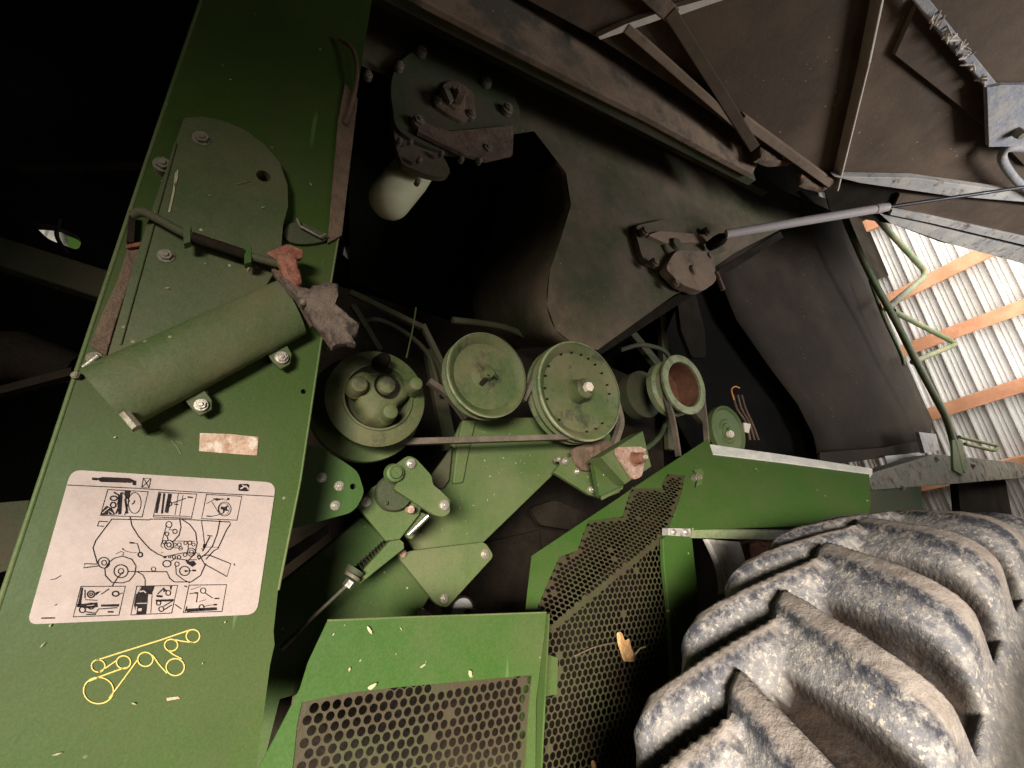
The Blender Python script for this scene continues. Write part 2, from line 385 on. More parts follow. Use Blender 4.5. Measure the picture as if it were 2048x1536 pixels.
# paler edge tubes: the lit rim of the panel put into colour
tube('panel_edge_highlight', [at(402, 0, 1.002), at(305, 290, 1.002), at(205, 590, 1.002), at(155, 740, 1.002), at(82, 960, 1.002), at(2, 1200, 1.002), at(-64, 1400, 1.002)], .0042, m_mech, column, 8)
tube('panel_edge_highlight', [at(713, 200, 1.0), at(681, 450, 1.0), at(641, 690, 1.0), at(601, 960, 1.0), at(557, 1180, 1.0)], .0025, m_mech, column, 8)
plate('inner_flange', [(690, 165), (716, 196), (684, 470), (655, 486), (664, 380), (676, 240)], .992, .006, m_dirtbr, column)
tube('wire', cat_lines([at(680, 78, .985), at(706, 100, .97), at(714, 140, .97), at(708, 190, .985), at(690, 250, .99)]), .006, m_dirtbr, column)
plate('bent_bracket', smooth_loop([(572, 452), (600, 444), (640, 462), (652, 480), (600, 488), (570, 476)], 4), .99, .006, m_dgreen, column)
tube('bracket_wire', [at(594, 438, .98), at(600, 452, .98), at(640, 474, .98), at(652, 468, .98)], .003, m_steeld, column)
# raised rounded cover
cov = [(368, 236), (405, 233), (445, 241), (490, 260), (530, 290), (560, 326), (575, 370), (576, 412), (566, 450), (562, 500), (548, 545), (520, 590), (235, 720), (214, 716), (232, 655), (262, 548), (300, 430), (335, 330)]
cover = plate('rounded_cover', cov, .972, .027, m_cover, column, holes=[(527, 352, 11)], bevel=.003)
b = bar_data(at(352, 285, .971), at(240, 690, .971), .005, .004, Vector((1, 0, 0))); mk('cover_fold', *b, m_cover, column, bevel=.002)
for x, y, r in ((403, 278, 12), (332, 512, 12)): bolt(x, y, .972, r, m_steeld, column)
bolt(326, 330, .985, 13, m_steeld, column)
# brown recess at the left of the cover
plate('dirty_recess', [(258, 486), (284, 488), (258, 565), (228, 655), (212, 712), (180, 690), (205, 625), (236, 556)], .990, .012, m_dirtbr, column)
plate('slot_edge', [(258, 428), (272, 430), (268, 484), (252, 484)], .985, .01, m_grime_shade, column)
plate('rust_patch', [(250, 490), (284, 482), (280, 492), (252, 496)], .982, .006, m_rust, column)
# thin rod held by clips
tube('latch_rod', cat_lines([at(262, 432, .955), at(285, 424, .95), at(320, 440, .945), at(372, 468, .94), at(440, 492, .94), at(500, 512, .94), at(566, 530, .93)]), .0085, m_dgreen, column, 12)
tube('rod_sleeve', [at(384, 474, .939), at(490, 509, .939)], .0105, m_grime_shade, column, 12)
for x, y in ((497, 512), (375, 472)):
    plate('rod_clip', [(x-9, y-20), (x+7, y-22), (x+6, y+12), (x-8, y+16)], .93, .02, m_green if x > 400 else m_cover, column)

# --- half-round tube shield bolted across the column
ul, ur, ll, lr = at(160, 740, .97), at(556, 562, .97), at(262, 858, .97), at(612, 668, .97)
V = []; F = []; NS, NT = 40, 22
for i in range(NS+1):
    s_ = i/NS; a_ = ul.lerp(ur, s_); c_ = ll.lerp(lr, s_)
    for j in range(NT+1):
        t = j/NT; p = a_.lerp(c_, .5-.5*math.cos(math.pi*t)); bul = math.sin(math.pi*t)**.8*.042*(1-.25*s_)
        dn = mnoise.noise(Vector((s_*4, t*2, 3)))*.004
        V.append(p+Vector((0, -bul-dn, 0)))
for i in range(NS):
    for j in range(NT):
        a_ = i*(NT+1)+j; F.append((a_, a_+1, a_+NT+2, a_+NT+1))
F.append(tuple(range(NT+1))); F.append(tuple(NS*(NT+1)+j for j in range(NT+1)))
F.append(tuple([0, NT, NS*(NT+1)+NT, NS*(NT+1)]))
shield = mk('tube_shield', V, F, m_shield, CB, smooth=True, angle=50)
for px, bx, by in (([(528, 698), (566, 676), (584, 708), (580, 728), (562, 738), (548, 726)], 563, 715), ([(362, 790), (400, 768), (424, 800), (424, 818), (400, 832), (386, 820)], 402, 810)):
    plate('mounting_tab', px, .972, .01, m_cover, shield); bolt(bx, by, .968, 11, m_steel, shield)
bolt(188, 716, .975, 11, m_steeld, shield); tube('retaining_pin', [at(166, 735, .95), at(196, 712, .95)], .004, m_steel, shield)
tube('end_bolt', [at(248, 826, .93), at(274, 856, .925)], .008, m_steeld, shield, 6)
plate('end_flange', [(214, 800), (262, 860), (280, 852), (262, 838), (232, 806)], .955, .02, m_dgreen, shield)
bolt(150, 750, .99, 6, m_steeld, shield)

# --- rusty latch and wrapped hose hanging off the rod
def dense(px, step):
    out = []; m = len(px)
    for i in range(m):
        a, b = Vector(px[i]), Vector(px[(i+1) % m]); k = max(1, int((b-a).length/step))
        for j in range(k):
            p = a.lerp(b, j/k); out.append((p.x+random.uniform(-1, 1), p.y+random.uniform(-1, 1)))
    return out
def lump(name, px, Y, th, mat, parent, amp=.006, n=3, fr=30):
    """irregular crusty slab"""
    P = Side(Y); loop = [P.at(*q) for q in dense(px, 7)]; c = sum(loop, Vector())/len(loop)
    V = []; F = []; m = len(loop); rings = [(1.0, .0), (.985, -.55), (.95, -.85), (.88, -.95), (.76, -1.0), (.64, -.98), (.5, -1.02), (.36, -1.0), (.22, -1.04), (.1, -1.0)]
    V += [p+Vector((0, th*.3, 0)) for p in loop]
    for s_, d in rings:
        for p in loop:
            q = c.lerp(p, s_); k = mnoise.noise(q*fr)*amp+mnoise.noise(q*fr*2.3)*amp*.7+mnoise.noise(q*fr*5.5)*amp*.4
            V.append(q+Vector((k*.5, th*d-abs(k)*1.4, k*.5)))
    for r_ in range(len(rings)):
        for i in range(m):
            F.append((r_*m+i, r_*m+(i+1) % m, (r_+1)*m+(i+1) % m, (r_+1)*m+i))
    F.append(tuple(len(rings)*m+i for i in range(m))); F.append(tuple(reversed(range(m))))
    return mk(name, V, F, mat, parent, smooth=True, angle=38)
plate('rusty_tongue', rounded([(532, 506), (574, 488), (606, 500), (604, 516), (560, 524)], 4), .935, .012, m_rust, CB, bevel=.003)
latch = lump('rusty_latch', [(552, 516), (578, 510), (592, 524), (600, 548), (604, 572), (590, 582), (574, 572), (562, 550)], .925, .014, m_rust, CB, .004)
lp_ = plate('latch_lever', rounded([(542, 538), (558, 536), (600, 590), (640, 650), (622, 652), (600, 612), (566, 574)], 4), .945, .012, m_dirtbr, CB, bevel=.002)
def wrap(name, path, Y, rads, flat, mat, folds):
    pts = cat_lines([at(x, y, Y) for x, y in path], 14); V = []; F = []; n = 30; m = len(pts)
    for i, p in enumerate(pts):
        t = (pts[min(i+1, m-1)]-pts[max(i-1, 0)]).normalized(); a = t.cross(Vector((0, 1, 0))).normalized(); b = Vector((0, 1, 0))
        u = i/(m-1)*(len(rads)-1); k = min(int(u), len(rads)-2); R_ = rads[k]*(1-(u-k))+rads[k+1]*(u-k)
        for j in range(n):
            q = 2*math.pi*j/n; d = a*math.cos(q)*R_+b*math.sin(q)*R_*flat
            w_ = 1+.10*math.sin(i*folds+1.6*math.sin(q*2+i*.13))+.12*mnoise.noise(p*20+d*40)+.08*mnoise.noise(p*90+d*120)
            V.append(p+d*w_)
    for i in range(m-1):
        for j in range(n): F.append((i*n+j, i*n+(j+1) % n, (i+1)*n+(j+1) % n, (i+1)*n+j))
    F.append(tuple(range(n))); F.append(tuple((m-1)*n+j for j in range(n)))
    return mk(name, V, F, mat, CB, smooth=True, angle=45)
lump('wrapped_hose', [(556, 560), (596, 578), (622, 590), (640, 612), (640, 655), (620, 640), (598, 606), (574, 584)], .93, .018, m_wrap, CB, .004, 3, 26)
lump('rubber_flap', [(600, 598), (626, 576), (652, 567), (674, 572), (676, 590), (664, 606), (690, 630), (716, 656), (713, 672), (704, 680), (708, 694), (690, 690), (664, 700), (640, 668), (618, 640)], .915, .014, m_wrap, CB, .004, 3, 30)
bolt(606, 604, .90, 5, m_steeld, lp_)

# --- labels on the column
lab = plate('worn_label', [(400, 866), (460, 868), (517, 874), (514, 911), (470, 908), (398, 902)], .9985, .0012, m_worn, column, bevel=0)
dq = lambda x, y: (30+x*.2686, 920+y*.2686)
decal = plate('diagram_decal', rounded([dq(418, 72), dq(1945, 168), dq(1800, 1150), dq(88, 1225)], 22, 8), .9982, .0014, m_decal, CB, bevel=0)
decal['label'] = 'white rectangular sticker with line drawings of the machine'
D1 = Side(.9974); D2 = Side(.9970); D3 = Side(.9966)
def dl(pts, wd=5, closed=False, P=D1): return ribbon_data([dq(*p) for p in pts], wd*.2686*1.25, P, closed)
def dc(x, y, r, wd=5, ry=None, P=D1): return dl(circ_px(x, y, r, ry, 26), wd, True, P)
def dp(pts, P=D1): return poly_data([dq(*p) for p in pts], P)
art = [dl([(388, 186), (900, 210), (1400, 243), (1925, 271)], 5),
    dp([(575, 130), (612, 132), (612, 152), (573, 149)]), dp([(606, 138), (650, 126), (850, 134), (886, 152), (862, 170), (640, 164)]), dp([(860, 148), (902, 154), (900, 190), (876, 186), (872, 164)]),
    dl([(955, 135), (1012, 138), (996, 208), (942, 204)], 5, True), dl([(958, 138), (996, 206)], 4), dl([(1008, 140), (946, 202)], 4),
    dl([(660, 494), (612, 490), (625, 456), (690, 460)], 6), dl([(612, 770), (580, 655), (600, 600), (720, 440), (1000, 446), (1005, 440), (1230, 440), (1600, 462), (1602, 480), (1575, 520), (1510, 660), (1480, 675), (1420, 740)], 6),
    dl([(610, 775), (518, 772), (510, 803), (625, 788)], 6), dc(660, 765, 42, 6, 40), dc(662, 765, 18, 5),
    dl([(700, 760), (740, 730), (800, 716), (870, 740), (900, 790), (890, 850), (850, 900), (800, 915), (720, 912), (672, 860), (668, 810), (700, 760)], 6),
    dc(788, 828, 52, 6, 48), dc(788, 828, 20, 5), dl([(800, 835), (760, 880), (722, 940)], 6),
    dl([(840, 830), (1130, 832), (1150, 880), (1185, 908), (1310, 908), (1380, 860), (1400, 815), (1420, 770)], 6), dl([(905, 830), (950, 855), (968, 890), (968, 938)], 5), dc(1030, 812, 16, 4),
    dl([(855, 420), (870, 490), (920, 570), (1000, 660), (1060, 700), (1115, 722)], 6), dl([(1240, 440), (1300, 480), (1345, 540), (1355, 620), (1340, 690), (1290, 750)], 6),
    dl([(1225, 435), (1235, 500), (1220, 560), (1170, 615)], 6), dl([(1525, 450), (1505, 550), (1470, 640), (1430, 690), (1365, 742)], 6), dl([(1388, 455), (1400, 540), (1412, 640)], 4),
    dc(1145, 480, 22, 5), dl([(1125, 490), (1085, 640), (1100, 655)], 4), dl([(1165, 490), (1145, 520), (1190, 520)], 5), dc(1190, 532, 16, 5), dc(1130, 550, 14, 5), dl([(1128, 560), (1140, 600)], 5),
    dc(1145, 632, 34, 6), dc(1145, 632, 16, 6), dc(1112, 612, 14, 4), dl([(1170, 603), (1340, 606)], 4), dl([(1160, 650), (1240, 658)], 4), dc(1188, 630, 12, 4), dc(1222, 630, 14, 4), dc(1232, 658, 13, 4), dc(1268, 618, 12, 4), dc(1300, 616, 14, 4), dc(1328, 630, 12, 4),
    dc(1312, 686, 30, 5), dc(1312, 686, 16, 4), dl([(1290, 620), (1286, 680)], 4), dc(1265, 706, 13, 4), dc(1220, 724, 13, 5), dc(1182, 722, 12, 5), dc(1150, 720, 8, 5), dc(1370, 722, 12, 6), dc(1130, 772, 30, 6, 24), dl([(1120, 718), (1260, 690), (1350, 690), (1372, 720)], 5), dl([(1150, 760), (1190, 735), (1280, 745), (1350, 742)], 5),
    dp([(1105, 714), (1126, 714), (1126, 732), (1105, 732)]), dp([(1265, 742), (1300, 756), (1330, 750), (1350, 776), (1320, 796), (1280, 770)]), dc(1205, 775, 16, 5), dl([(1195, 790), (1200, 850), (1250, 890), (1300, 915)], 5),
    dc(1262, 826, 38, 6, 34), dl([(1262, 826), (1345, 824)], 4), dp([(1262, 818), (1284, 822), (1284, 832), (1262, 836)]), dp([(1320, 815), (1348, 817), (1346, 830), (1320, 828)]),
    dl([(1395, 715), (1440, 706), (1605, 772), (1578, 868), (1410, 775), (1385, 730)], 6, True), dl([(1450, 570), (1395, 680)], 7), dp([(1400, 625), (1428, 630), (1412, 660), (1398, 655)]), dl([(1430, 562), (1468, 566)], 6), dl([(1385, 660), (1405, 668)], 5), dl([(1420, 648), (1510, 650)], 3),
    dl([(860, 618), (910, 622), (930, 690)], 5), dc(932, 705, 16, 8), dp([(852, 610), (885, 612), (885, 624), (852, 622)]), dl([(800, 665), (830, 680), (870, 690), (905, 690)], 3), dl([(750, 700), (790, 680), (810, 690), (800, 712)], 3), dp([(796, 655), (810, 660), (802, 672)]),
    dl([(262, 892), (300, 885), (342, 860)], 4), dl([(195, 1178), (295, 1176)], 8), dl([(1190, 1075), (1240, 1110)], 5), dl([(1630, 770), (1636, 786)], 6), dl([(1260, 938), (1280, 944)], 7)]
mk('machine_drawing', *merge(*art), m_ink, decal, recalc=False)
lg = [dp([dd for dd in rounded([(1664, 178), (1745, 178), (1740, 234), (1662, 230)], 16, 4)])]
lm = [dl([(1678, 214), (1694, 206), (1704, 196), (1722, 198), (1734, 208), (1738, 220)], 9, P=D2), dl([(1704, 198), (1698, 188), (1690, 186)], 5, P=D2), dl([(1722, 200), (1722, 188)], 4, P=D2)]
mk('emblem', *merge(*lg), m_ink, decal, recalc=False); mk('emblem_mark', *merge(*lm), m_decal, decal, recalc=False)
boxes = {
 'a': ([(690, 220), (990, 236), (945, 424), (634, 412)], [dp([(645, 380), (680, 340), (700, 350), (690, 408), (640, 410)]), dp([(815, 230), (860, 232), (845, 290), (820, 290)]), dp([(760, 320), (785, 240), (800, 240), (790, 400), (770, 408)]), dl([(735, 240), (770, 260), (780, 330), (750, 400)], 9), dc(730, 335, 20, 8), dc(735, 285, 26, 8, 16), dl([(820, 290), (835, 400)], 12), dc(890, 320, 48, 4, 78), dl([(870, 330), (885, 318), (890, 300)], 7), dp([(700, 350), (720, 360), (745, 408), (700, 408)]), dl([(800, 240), (850, 300), (815, 410)], 5)]),
 'b': ([(1070, 240), (1352, 254), (1312, 434), (1028, 424)], [dp([(1070, 246), (1088, 247), (1060, 395), (1042, 393)]), dp([(1104, 248), (1118, 249), (1100, 400), (1086, 399)]), dp([(1140, 250), (1168, 252), (1140, 395), (1112, 392)]), dc(1150, 326, 16, 6), dl([(1168, 322), (1270, 285)], 5), dp([(1285, 270), (1325, 274), (1322, 284), (1284, 281)]), dl([(1215, 252), (1190, 410)], 3), dl([(1250, 260), (1225, 415)], 3), dl([(1185, 330), (1215, 330)], 7), dl([(1030, 412), (1300, 420)], 4)]),
 'c': ([(1425, 256), (1688, 270), (1652, 448), (1388, 437)], [dc(1560, 365, 48, 4, 52), dc(1556, 365, 38, 2, 42), dl([(1425, 325), (1500, 285), (1580, 300)], 3), dl([(1465, 310), (1520, 400)], 3), dp([(1470, 285), (1560, 288), (1500, 304)]), dp([(1578, 282), (1598, 284), (1594, 300), (1578, 298)]), dp([(1535, 345), (1560, 350), (1590, 335), (1575, 362), (1590, 380), (1560, 378), (1550, 400), (1548, 372), (1530, 365)]), dl([(1560, 385), (1530, 405), (1470, 418)], 4), dp([(1425, 413), (1468, 416), (1466, 424), (1425, 422)])]),
 'd': ([(490, 942), (820, 940), (772, 1156), (432, 1168)], [dp([(495, 950), (506, 950), (490, 1075), (462, 1090), (470, 1060)]), dc(565, 1000, 26, 8, 24), dc(565, 1000, 10, 6), dc(748, 996, 24, 8, 18), dp([(600, 985), (640, 975), (600, 1010)]), dp([(640, 1076), (775, 1072), (770, 1092), (640, 1092)]), dp([(460, 1075), (610, 1060), (615, 1095), (545, 1105), (460, 1095)]), dc(565, 1088, 22, 7), dc(500, 1115, 22, 6), dl([(520, 1130), (600, 1140), (620, 1110), (760, 1100)], 6), dl([(520, 1040), (610, 1045)], 5), dl([(640, 1000), (700, 960)], 6), dl([(770, 1000), (800, 990)], 5), dp([(690, 1125), (732, 1125), (730, 1138), (690, 1136)]), dl([(530, 1150), (600, 1150)], 7), dl([(520, 965), (520, 1030)], 6)]),
 'e': ([(906, 940), (1210, 934), (1165, 1140), (860, 1154)], [dp([(935, 942), (1040, 940), (1015, 1000), (990, 1000), (975, 1146), (905, 1150), (885, 1080), (900, 1000)]), dp([(1045, 1040), (1180, 1035), (1178, 1052), (1050, 1056)]), dc(1140, 990, 18, 6), dc(1068, 1065, 16, 6), dc(1088, 1110, 18, 6), dl([(1060, 1000), (1110, 950)], 6), dl([(1105, 1090), (1170, 1050)], 6), dl([(1110, 1115), (1165, 1080)], 6), dp([(1150, 940), (1170, 938), (1160, 975)]), dp([(1050, 1005), (1100, 1010), (1095, 1024), (1055, 1020)]), dl([(1020, 990), (1010, 1140)], 3), dp([(1100, 950), (1130, 970), (1105, 985)])]),
 'f': ([(1295, 932), (1575, 928), (1540, 1128), (1252, 1136)], [dc(1400, 973, 20, 5), dl([(1415, 990), (1470, 1028)], 5), dp([(1485, 1026), (1522, 1026), (1520, 1036), (1484, 1036)]), dl([(1300, 995), (1360, 990), (1350, 1060)], 6), dp([(1270, 1108), (1500, 1096), (1504, 1118), (1280, 1132)]), dc(1388, 1096, 18, 6), dl([(1400, 1092), (1470, 1078)], 4), dp([(1476, 1072), (1503, 1072), (1502, 1084), (1476, 1084)]), dl([(1370, 1055), (1420, 1040)], 3), dl([(1310, 965), (1380, 942)], 3), dl([(1265, 1130), (1280, 1090)], 6), dp([(1330, 985), (1365, 984), (1350, 1000)])])}
for k, (q, a_) in boxes.items():
    mk('inset_picture', *merge(dl(q, 6, True), *a_), m_ink, decal, recalc=False)
wh = [dl([(905, 1090), (900, 1140)], 8, P=D2), dl([(925, 980), (960, 975), (975, 990)], 8, P=D2), dl([(905, 1068), (985, 1066)], 5, P=D2), dl([(905, 995), (940, 945)], 4, P=D2), dp([(918, 1105), (945, 1104), (942, 1124), (916, 1126)], D2), dl([(650, 395), (700, 355)], 5, P=D2), dl([(705, 380), (730, 400)], 5, P=D2), dl([(535, 1085), (590, 1080)], 4, P=D2)]
for w_ in wh: mk('inset_highlight', *w_, m_decal, decal, recalc=False)
for a, b, w_, m_ in (((352, 345), (338, 424), 4, m_chaff), ((355, 340), (349, 372), 3, m_chaff), ((472, 368), (500, 362), 2.5, m_pulley), ((342, 880), (362, 908), 2.5, m_mech), ((352, 882), (366, 888), 2, m_mech), ((300, 868), (322, 862), 2.5, m_mech)):
    mk('scratch', *ribbon_data([a, ((a[0]+b[0])/2+2, (a[1]+b[1])/2), b], w_, Side(.9705 if a[1] < 500 else .9985)), m_, column, recalc=False)
# yellow belt routing lines
yq = lambda x, y: (x*.293, 1200+y*.293)
YP = Side(.9984)
yl = lambda pts, closed=False: ribbon_data([yq(*p) for p in pts], 2.6, YP, closed)
yc = lambda x, y, rx, ry: yl(circ_px(x, y, rx, ry, 32), True)
yw = [yc(670, 450, 46, 42), yc(843, 425, 48, 44), yc(992, 405, 52, 48), yc(1317, 246, 46, 44), yc(1168, 308, 45, 40), yc(1196, 458, 62, 58), yc(672, 618, 102, 90),
      yl([(655, 412), (850, 350), (1090, 275), (1300, 203)]), yl([(672, 495), (712, 470), (800, 410)]), yl([(605, 555), (690, 520), (800, 480), (862, 460)]), yl([(745, 670), (790, 610), (850, 530), (945, 400)]), yl([(1040, 375), (1085, 440), (1140, 500)]), yl([(1140, 340), (1180, 370), (1240, 402)]), yl([(1190, 270), (1250, 282), (1320, 290)])]
mk('belt_routing_lines', *merge(*yw), m_yellow, column, recalc=False)
plate('paint_chip', [(333, 1396), (356, 1393), (360, 1397), (334, 1402)], .9985, .001, m_worn, column, bevel=0)

# --- back sheets of the belt compartment
plate('compartment_sheet', [(640, 560), (900, 640), (1150, 700), (1320, 780), (1330, 960), (1100, 1400), (560, 1500), (560, 700)], 2.0, .03, m_grime_shade, CB)
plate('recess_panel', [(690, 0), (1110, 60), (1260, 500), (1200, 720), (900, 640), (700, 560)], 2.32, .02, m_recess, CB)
# tank side with the notch cut out of it
tank = [(690, -60), (860, -60), (1040, 60), (1290, 220), (1520, 345), (1600, 405), (1598, 440), (1470, 505), (1320, 610), (1195, 700), (1150, 690), (1112, 660), (1094, 610), (1100, 540), (1124, 470), (1142, 410), (1132, 345), (1068, 262), (1028, 268), (1000, 290), (900, 260), (770, 150), (720, 130)]
tk = plate('tank_side', tank, 1.42, .002, m_tank, CB, bevel=0)
loft = smooth_open([(1110, 322), (1134, 350), (1142, 410), (1124, 470), (1100, 540), (1094, 610), (1112, 660), (1150, 690)], 5)
V = []; NR = 14
for i, (x, y) in enumerate(loft):
    f_ = min(1, i/8)*1.0
    for k in range(NR+1):
        t = k/NR; V.append(at(x-150*t*f_, y+10*t, 1.421+.9*(t**1.6)*f_+.02*t))
F = [(i*(NR+1)+k, i*(NR+1)+k+1, (i+1)*(NR+1)+k+1, (i+1)*(NR+1)+k) for i in range(len(loft)-1) for k in range(NR)]
mk('tank_curve', V, F, m_tank, tk, smooth=True, angle=180, recalc=False)
b = bar_data(at(1140, 735, 1.44), at(1560, 470, 1.44), .05, .03, Vector((0, 0, 1))); mk('tank_rail', *b, m_grime_shade, CB, bevel=.003)
b = bar_data(at(700, -30, 1.36), at(1530, 388, 1.36), .012, .05, Vector((0, 0, 1))); mk('tank_seam', *b, m_dgreen, tk, bevel=.002)
# gearbox flange
gf = plate('gearbox_flange', smooth_loop([(782, 165), (800, 122), (850, 95), (925, 108), (1000, 150), (1038, 215), (1028, 262), (960, 300), (880, 300), (800, 262), (785, 215)], 4), 1.36, .03, m_dgreen, CB, bevel=.003)
plate('lower_lobe', smooth_loop([(786, 200), (840, 235), (880, 300), (900, 345), (870, 352), (820, 335), (800, 318), (788, 265)], 4), 1.38, .03, m_tank, gf, bevel=.003)
plate('dirty_guard', [(838, 240), (900, 262), (1028, 250), (1026, 308), (1000, 314), (975, 320), (930, 308), (880, 285), (835, 262)], 1.33, .02, m_dirtbr, gf, bevel=.002)
hb_ = plate('bearing_collar', rounded([(866, 206), (890, 164), (915, 160), (948, 186), (952, 226), (928, 244), (896, 228)], 10), 1.34, .025, m_dirtbr, gf, bevel=.004)
lathe('shaft_hub', at(910, 200, 1.335), [(.001, -.045), (.030, -.045), (.034, -.038), (.036, -.012), (.050, -.006), (.054, .01)], m_dirtbr, gf, 28)
plate('lock_tab', [(888, 176), (898, 172), (908, 200), (900, 204)], 1.28, .02, m_steeld, gf)
lathe('shaft_nut', at(915, 198, 1.30), [(0, -.045), (.022, -.045), (.026, -.04), (.026, 0)], m_dirtbr, gf, 6)
for x, y, r in ((845, 100, 7), (800, 130, 6), (737, 148, 6), (975, 162, 7), (1016, 217, 8), (838, 243, 10), (975, 299, 9), (884, 306, 4), (924, 317, 4), (960, 320, 4), (876, 200, 6), (943, 228, 7), (800, 280, 4), (822, 282, 4), (840, 318, 4), (836, 362, 4), (708, 170, 4)):
    bolt(x, y, 1.335, r, m_steeld, gf)
# pale cream rounded capsule
a_, b_ = at(780, 398, 1.55), at(852, 312, 1.56); R0 = mrad(780, 400, 70, 1.55)
pts = []; rs = []
for i in range(25):
    t = i/24; pts.append(a_.lerp(b_, t) if t > 0 else a_)
ax = (b_-a_).normalized(); Lc = (b_-a_).length
prof = [(0.0001, -R0*.95)]+[(R0*math.sin(q), -R0*.95*math.cos(q)) for q in [math.pi/2*k/9 for k in range(1, 10)]]+[(R0*1.02, Lc*.5), (R0*.9, Lc*.9), (R0*.5, Lc*1.15), (.001, Lc*1.2)]
lathe('pale_capsule', a_, prof, m_cream, CB, 40, ax, 60)
lathe('capsule_stud', at(808, 348, 1.48), [(0, -.012), (.007, -.012), (.007, .03)], m_steeld, CB, 8)

# diagonal braces behind the pulleys
for a, b, Y in (((700, 585), (845, 655), 1.6), ((845, 650), (905, 770), 1.6), ((705, 610), (760, 700), 1.65)):
    d = bar_data(at(*a, Y), at(*b, Y), .02, .02, Vector((0, 0, 1))); mk('brace', *d, m_dgreen, CB)
tube('cable', cat_lines([at(832, 615, 1.5), at(825, 660, 1.5), at(813, 715, 1.45)]), .003, m_mech, CB, 8)

for pth, q in (([(905, 640), (1010, 655), (1090, 690), (1130, 700)], .016), ([(650, 700), (690, 660), (760, 640), (850, 700), (880, 790)], .010), ([(1240, 700), (1290, 690), (1340, 720), (1330, 850), (1290, 900)], .014)):
    tube('hydraulic_hose', cat_lines([at(x, y, 1.72) for x, y in pth]), q, m_dgreen, CB, 10)
for a, b, Y in (((1240, 640), (1420, 860), 1.9), ((1320, 600), (1340, 900), 1.95), ((860, 700), (900, 900), 1.8)):
    d = bar_data(at(*a, Y), at(*b, Y), .06, .04, Vector((1, 0, 0))); mk('frame_bar', *d, m_dgreen, CB, bevel=.003)
# --- pulleys
def rad_at(x, y, h, Y): return mrad(x, y, h, Y)
def pulley(name, x, y, h, Y, depth, mat, dish=.02, rim=.12, sheaves=1, label=None, n=96):
    c = at(x, y, Y); R_ = rad_at(x, y, h, Y)
    pr = [(0.0001, dish), (R_*(1-rim*2.0), dish), (R_*(1-rim*1.55), dish*.6), (R_*(1-rim), .006), (R_*(1-rim*.5), .0), (R_*.985, .001), (R_, .006), (R_, .012)]
    y0 = .012
    for k in range(sheaves):
        pr += [(R_*.88, y0+.012), (R_*.88, y0+.018), (R_, y0+.030), (R_, y0+.034)]; y0 += .034
    pr += [(R_*.8, y0+.004), (.0001, y0+.004)]
    o = lathe(name, c, pr, mat, CB, n)
    if label: o['label'] = label
    return o, c, R_
# variable-speed drum, lower left
c1 = at(757, 793, 1.17); R1 = mrad(757, 793, 192, 1.17)
p1 = lathe('variable_pulley', c1, [(.0001, .035), (R1*.55, .035), (R1*.62, .012), (R1*.68, .002), (R1*.96, .010), (R1, .013), (R1, .018), (R1*.93, .026), (R1*.6, .06), (R1*.5, .12)], m_pulley, CB, 96)
p1['label'] = 'large double pulley with a three-armed hub casting'
lathe('rear_sheave', c1+Vector((0, .12, 0)), [(0.001, 0), (R1*1.18, .0), (R1*1.2, .008), (R1*1.2, .02), (R1*.9, .05), (R1*.9, .075)], m_mech, p1, 96)
lob = []
for i in range(72):
    a = 2*math.pi*i/72; r_ = R1*(.52+.09*math.cos(3*(a-.55))+.03*math.sin(5*a+1)+.02*math.sin(9*a)); lob.append(c1+Vector((math.cos(a)*r_, -.005, math.sin(a)*r_)))
V = []; F = []; rg = [(1.06, .03), (1.02, .0), (.97, -.016), (.86, -.028), (.6, -.034), (.25, -.036)]
for s_, d in rg:
    for p in lob:
        q = c1.lerp(p, s_); k = mnoise.noise(q*25)*.006; V.append(Vector((q.x, c1.y+d+k, q.z)))
m_ = len(lob)
for r_ in range(len(rg)-1):
    for i in range(m_): F.append((r_*m_+i, r_*m_+(i+1) % m_, (r_+1)*m_+(i+1) % m_, (r_+1)*m_+i))
F.append(tuple((len(rg)-1)*m_+i for i in range(m_)))
mk('hub_casting', V, F, m_pulley, p1, smooth=True, angle=70)
lathe('dish', c1, [(.0001, .032), (R1*.56, .030), (R1*.62, .009)], m_dgreen, p1, 72)  # darker green: recess shadow put into the colour, along with dirt
ring = [(R1*.70, .004), (R1*.70, -.004), (R1*.66, -.005), (R1*.64, .006)]
lathe('cast_ring', c1, ring, m_pulley, p1, 72)
for (x, y, r) in ((773, 771, 19), (718, 769, 18), (780, 824, 17), (831, 768, 15), (768, 718, 14)):
    k = 1.17-.05; cc = at(x, y, k); rr = mrad(x, y, 2*r, k)
    lathe('hub_knob', cc, [(0.0001, -.010), (rr*.6, -.010), (rr*.82, -.007), (rr*.95, 0), (rr, .03), (rr*1.2, .04)], m_grime_shade if y == 718 else m_pulley, p1, 28)
lathe('cap_groove', at(773, 771, 1.122), [(rr*1.35, .0), (rr*1.5, -.003), (rr*1.65, .0)], m_grime_shade, p1, 32)

p2, c2, R2 = pulley('idler_pulley', 977, 748, 168, 1.22, .05, m_pulley, .022, .11, 1, 'flanged idler pulley with notched boss, left of the larger one')
lathe('worn_lip', c2, [(R2*.98, -.001), (R2*1.003, .002), (R2*1.003, .009)], m_railg, p2, 96)
lathe('boss', c2+Vector((-.004, 0, -.002)), [(0.001, -.014), (R2*.10, -.014), (R2*.13, -.006), (R2*.15, .012), (R2*.28, .018), (R2*.34, .023)], m_pulley, p2, 24)
for a in (0, 2.1, 4.2):
    d = bar_data(c2+Vector((math.cos(a)*.008, -.012, math.sin(a)*.008)), c2+Vector((math.cos(a)*.04, .018, math.sin(a)*.04)), .012, .014, Vector((0, 1, 0))); mk('boss_lug', *d, m_grime_shade if a > 4 else m_pulley, p2, bevel=.002)

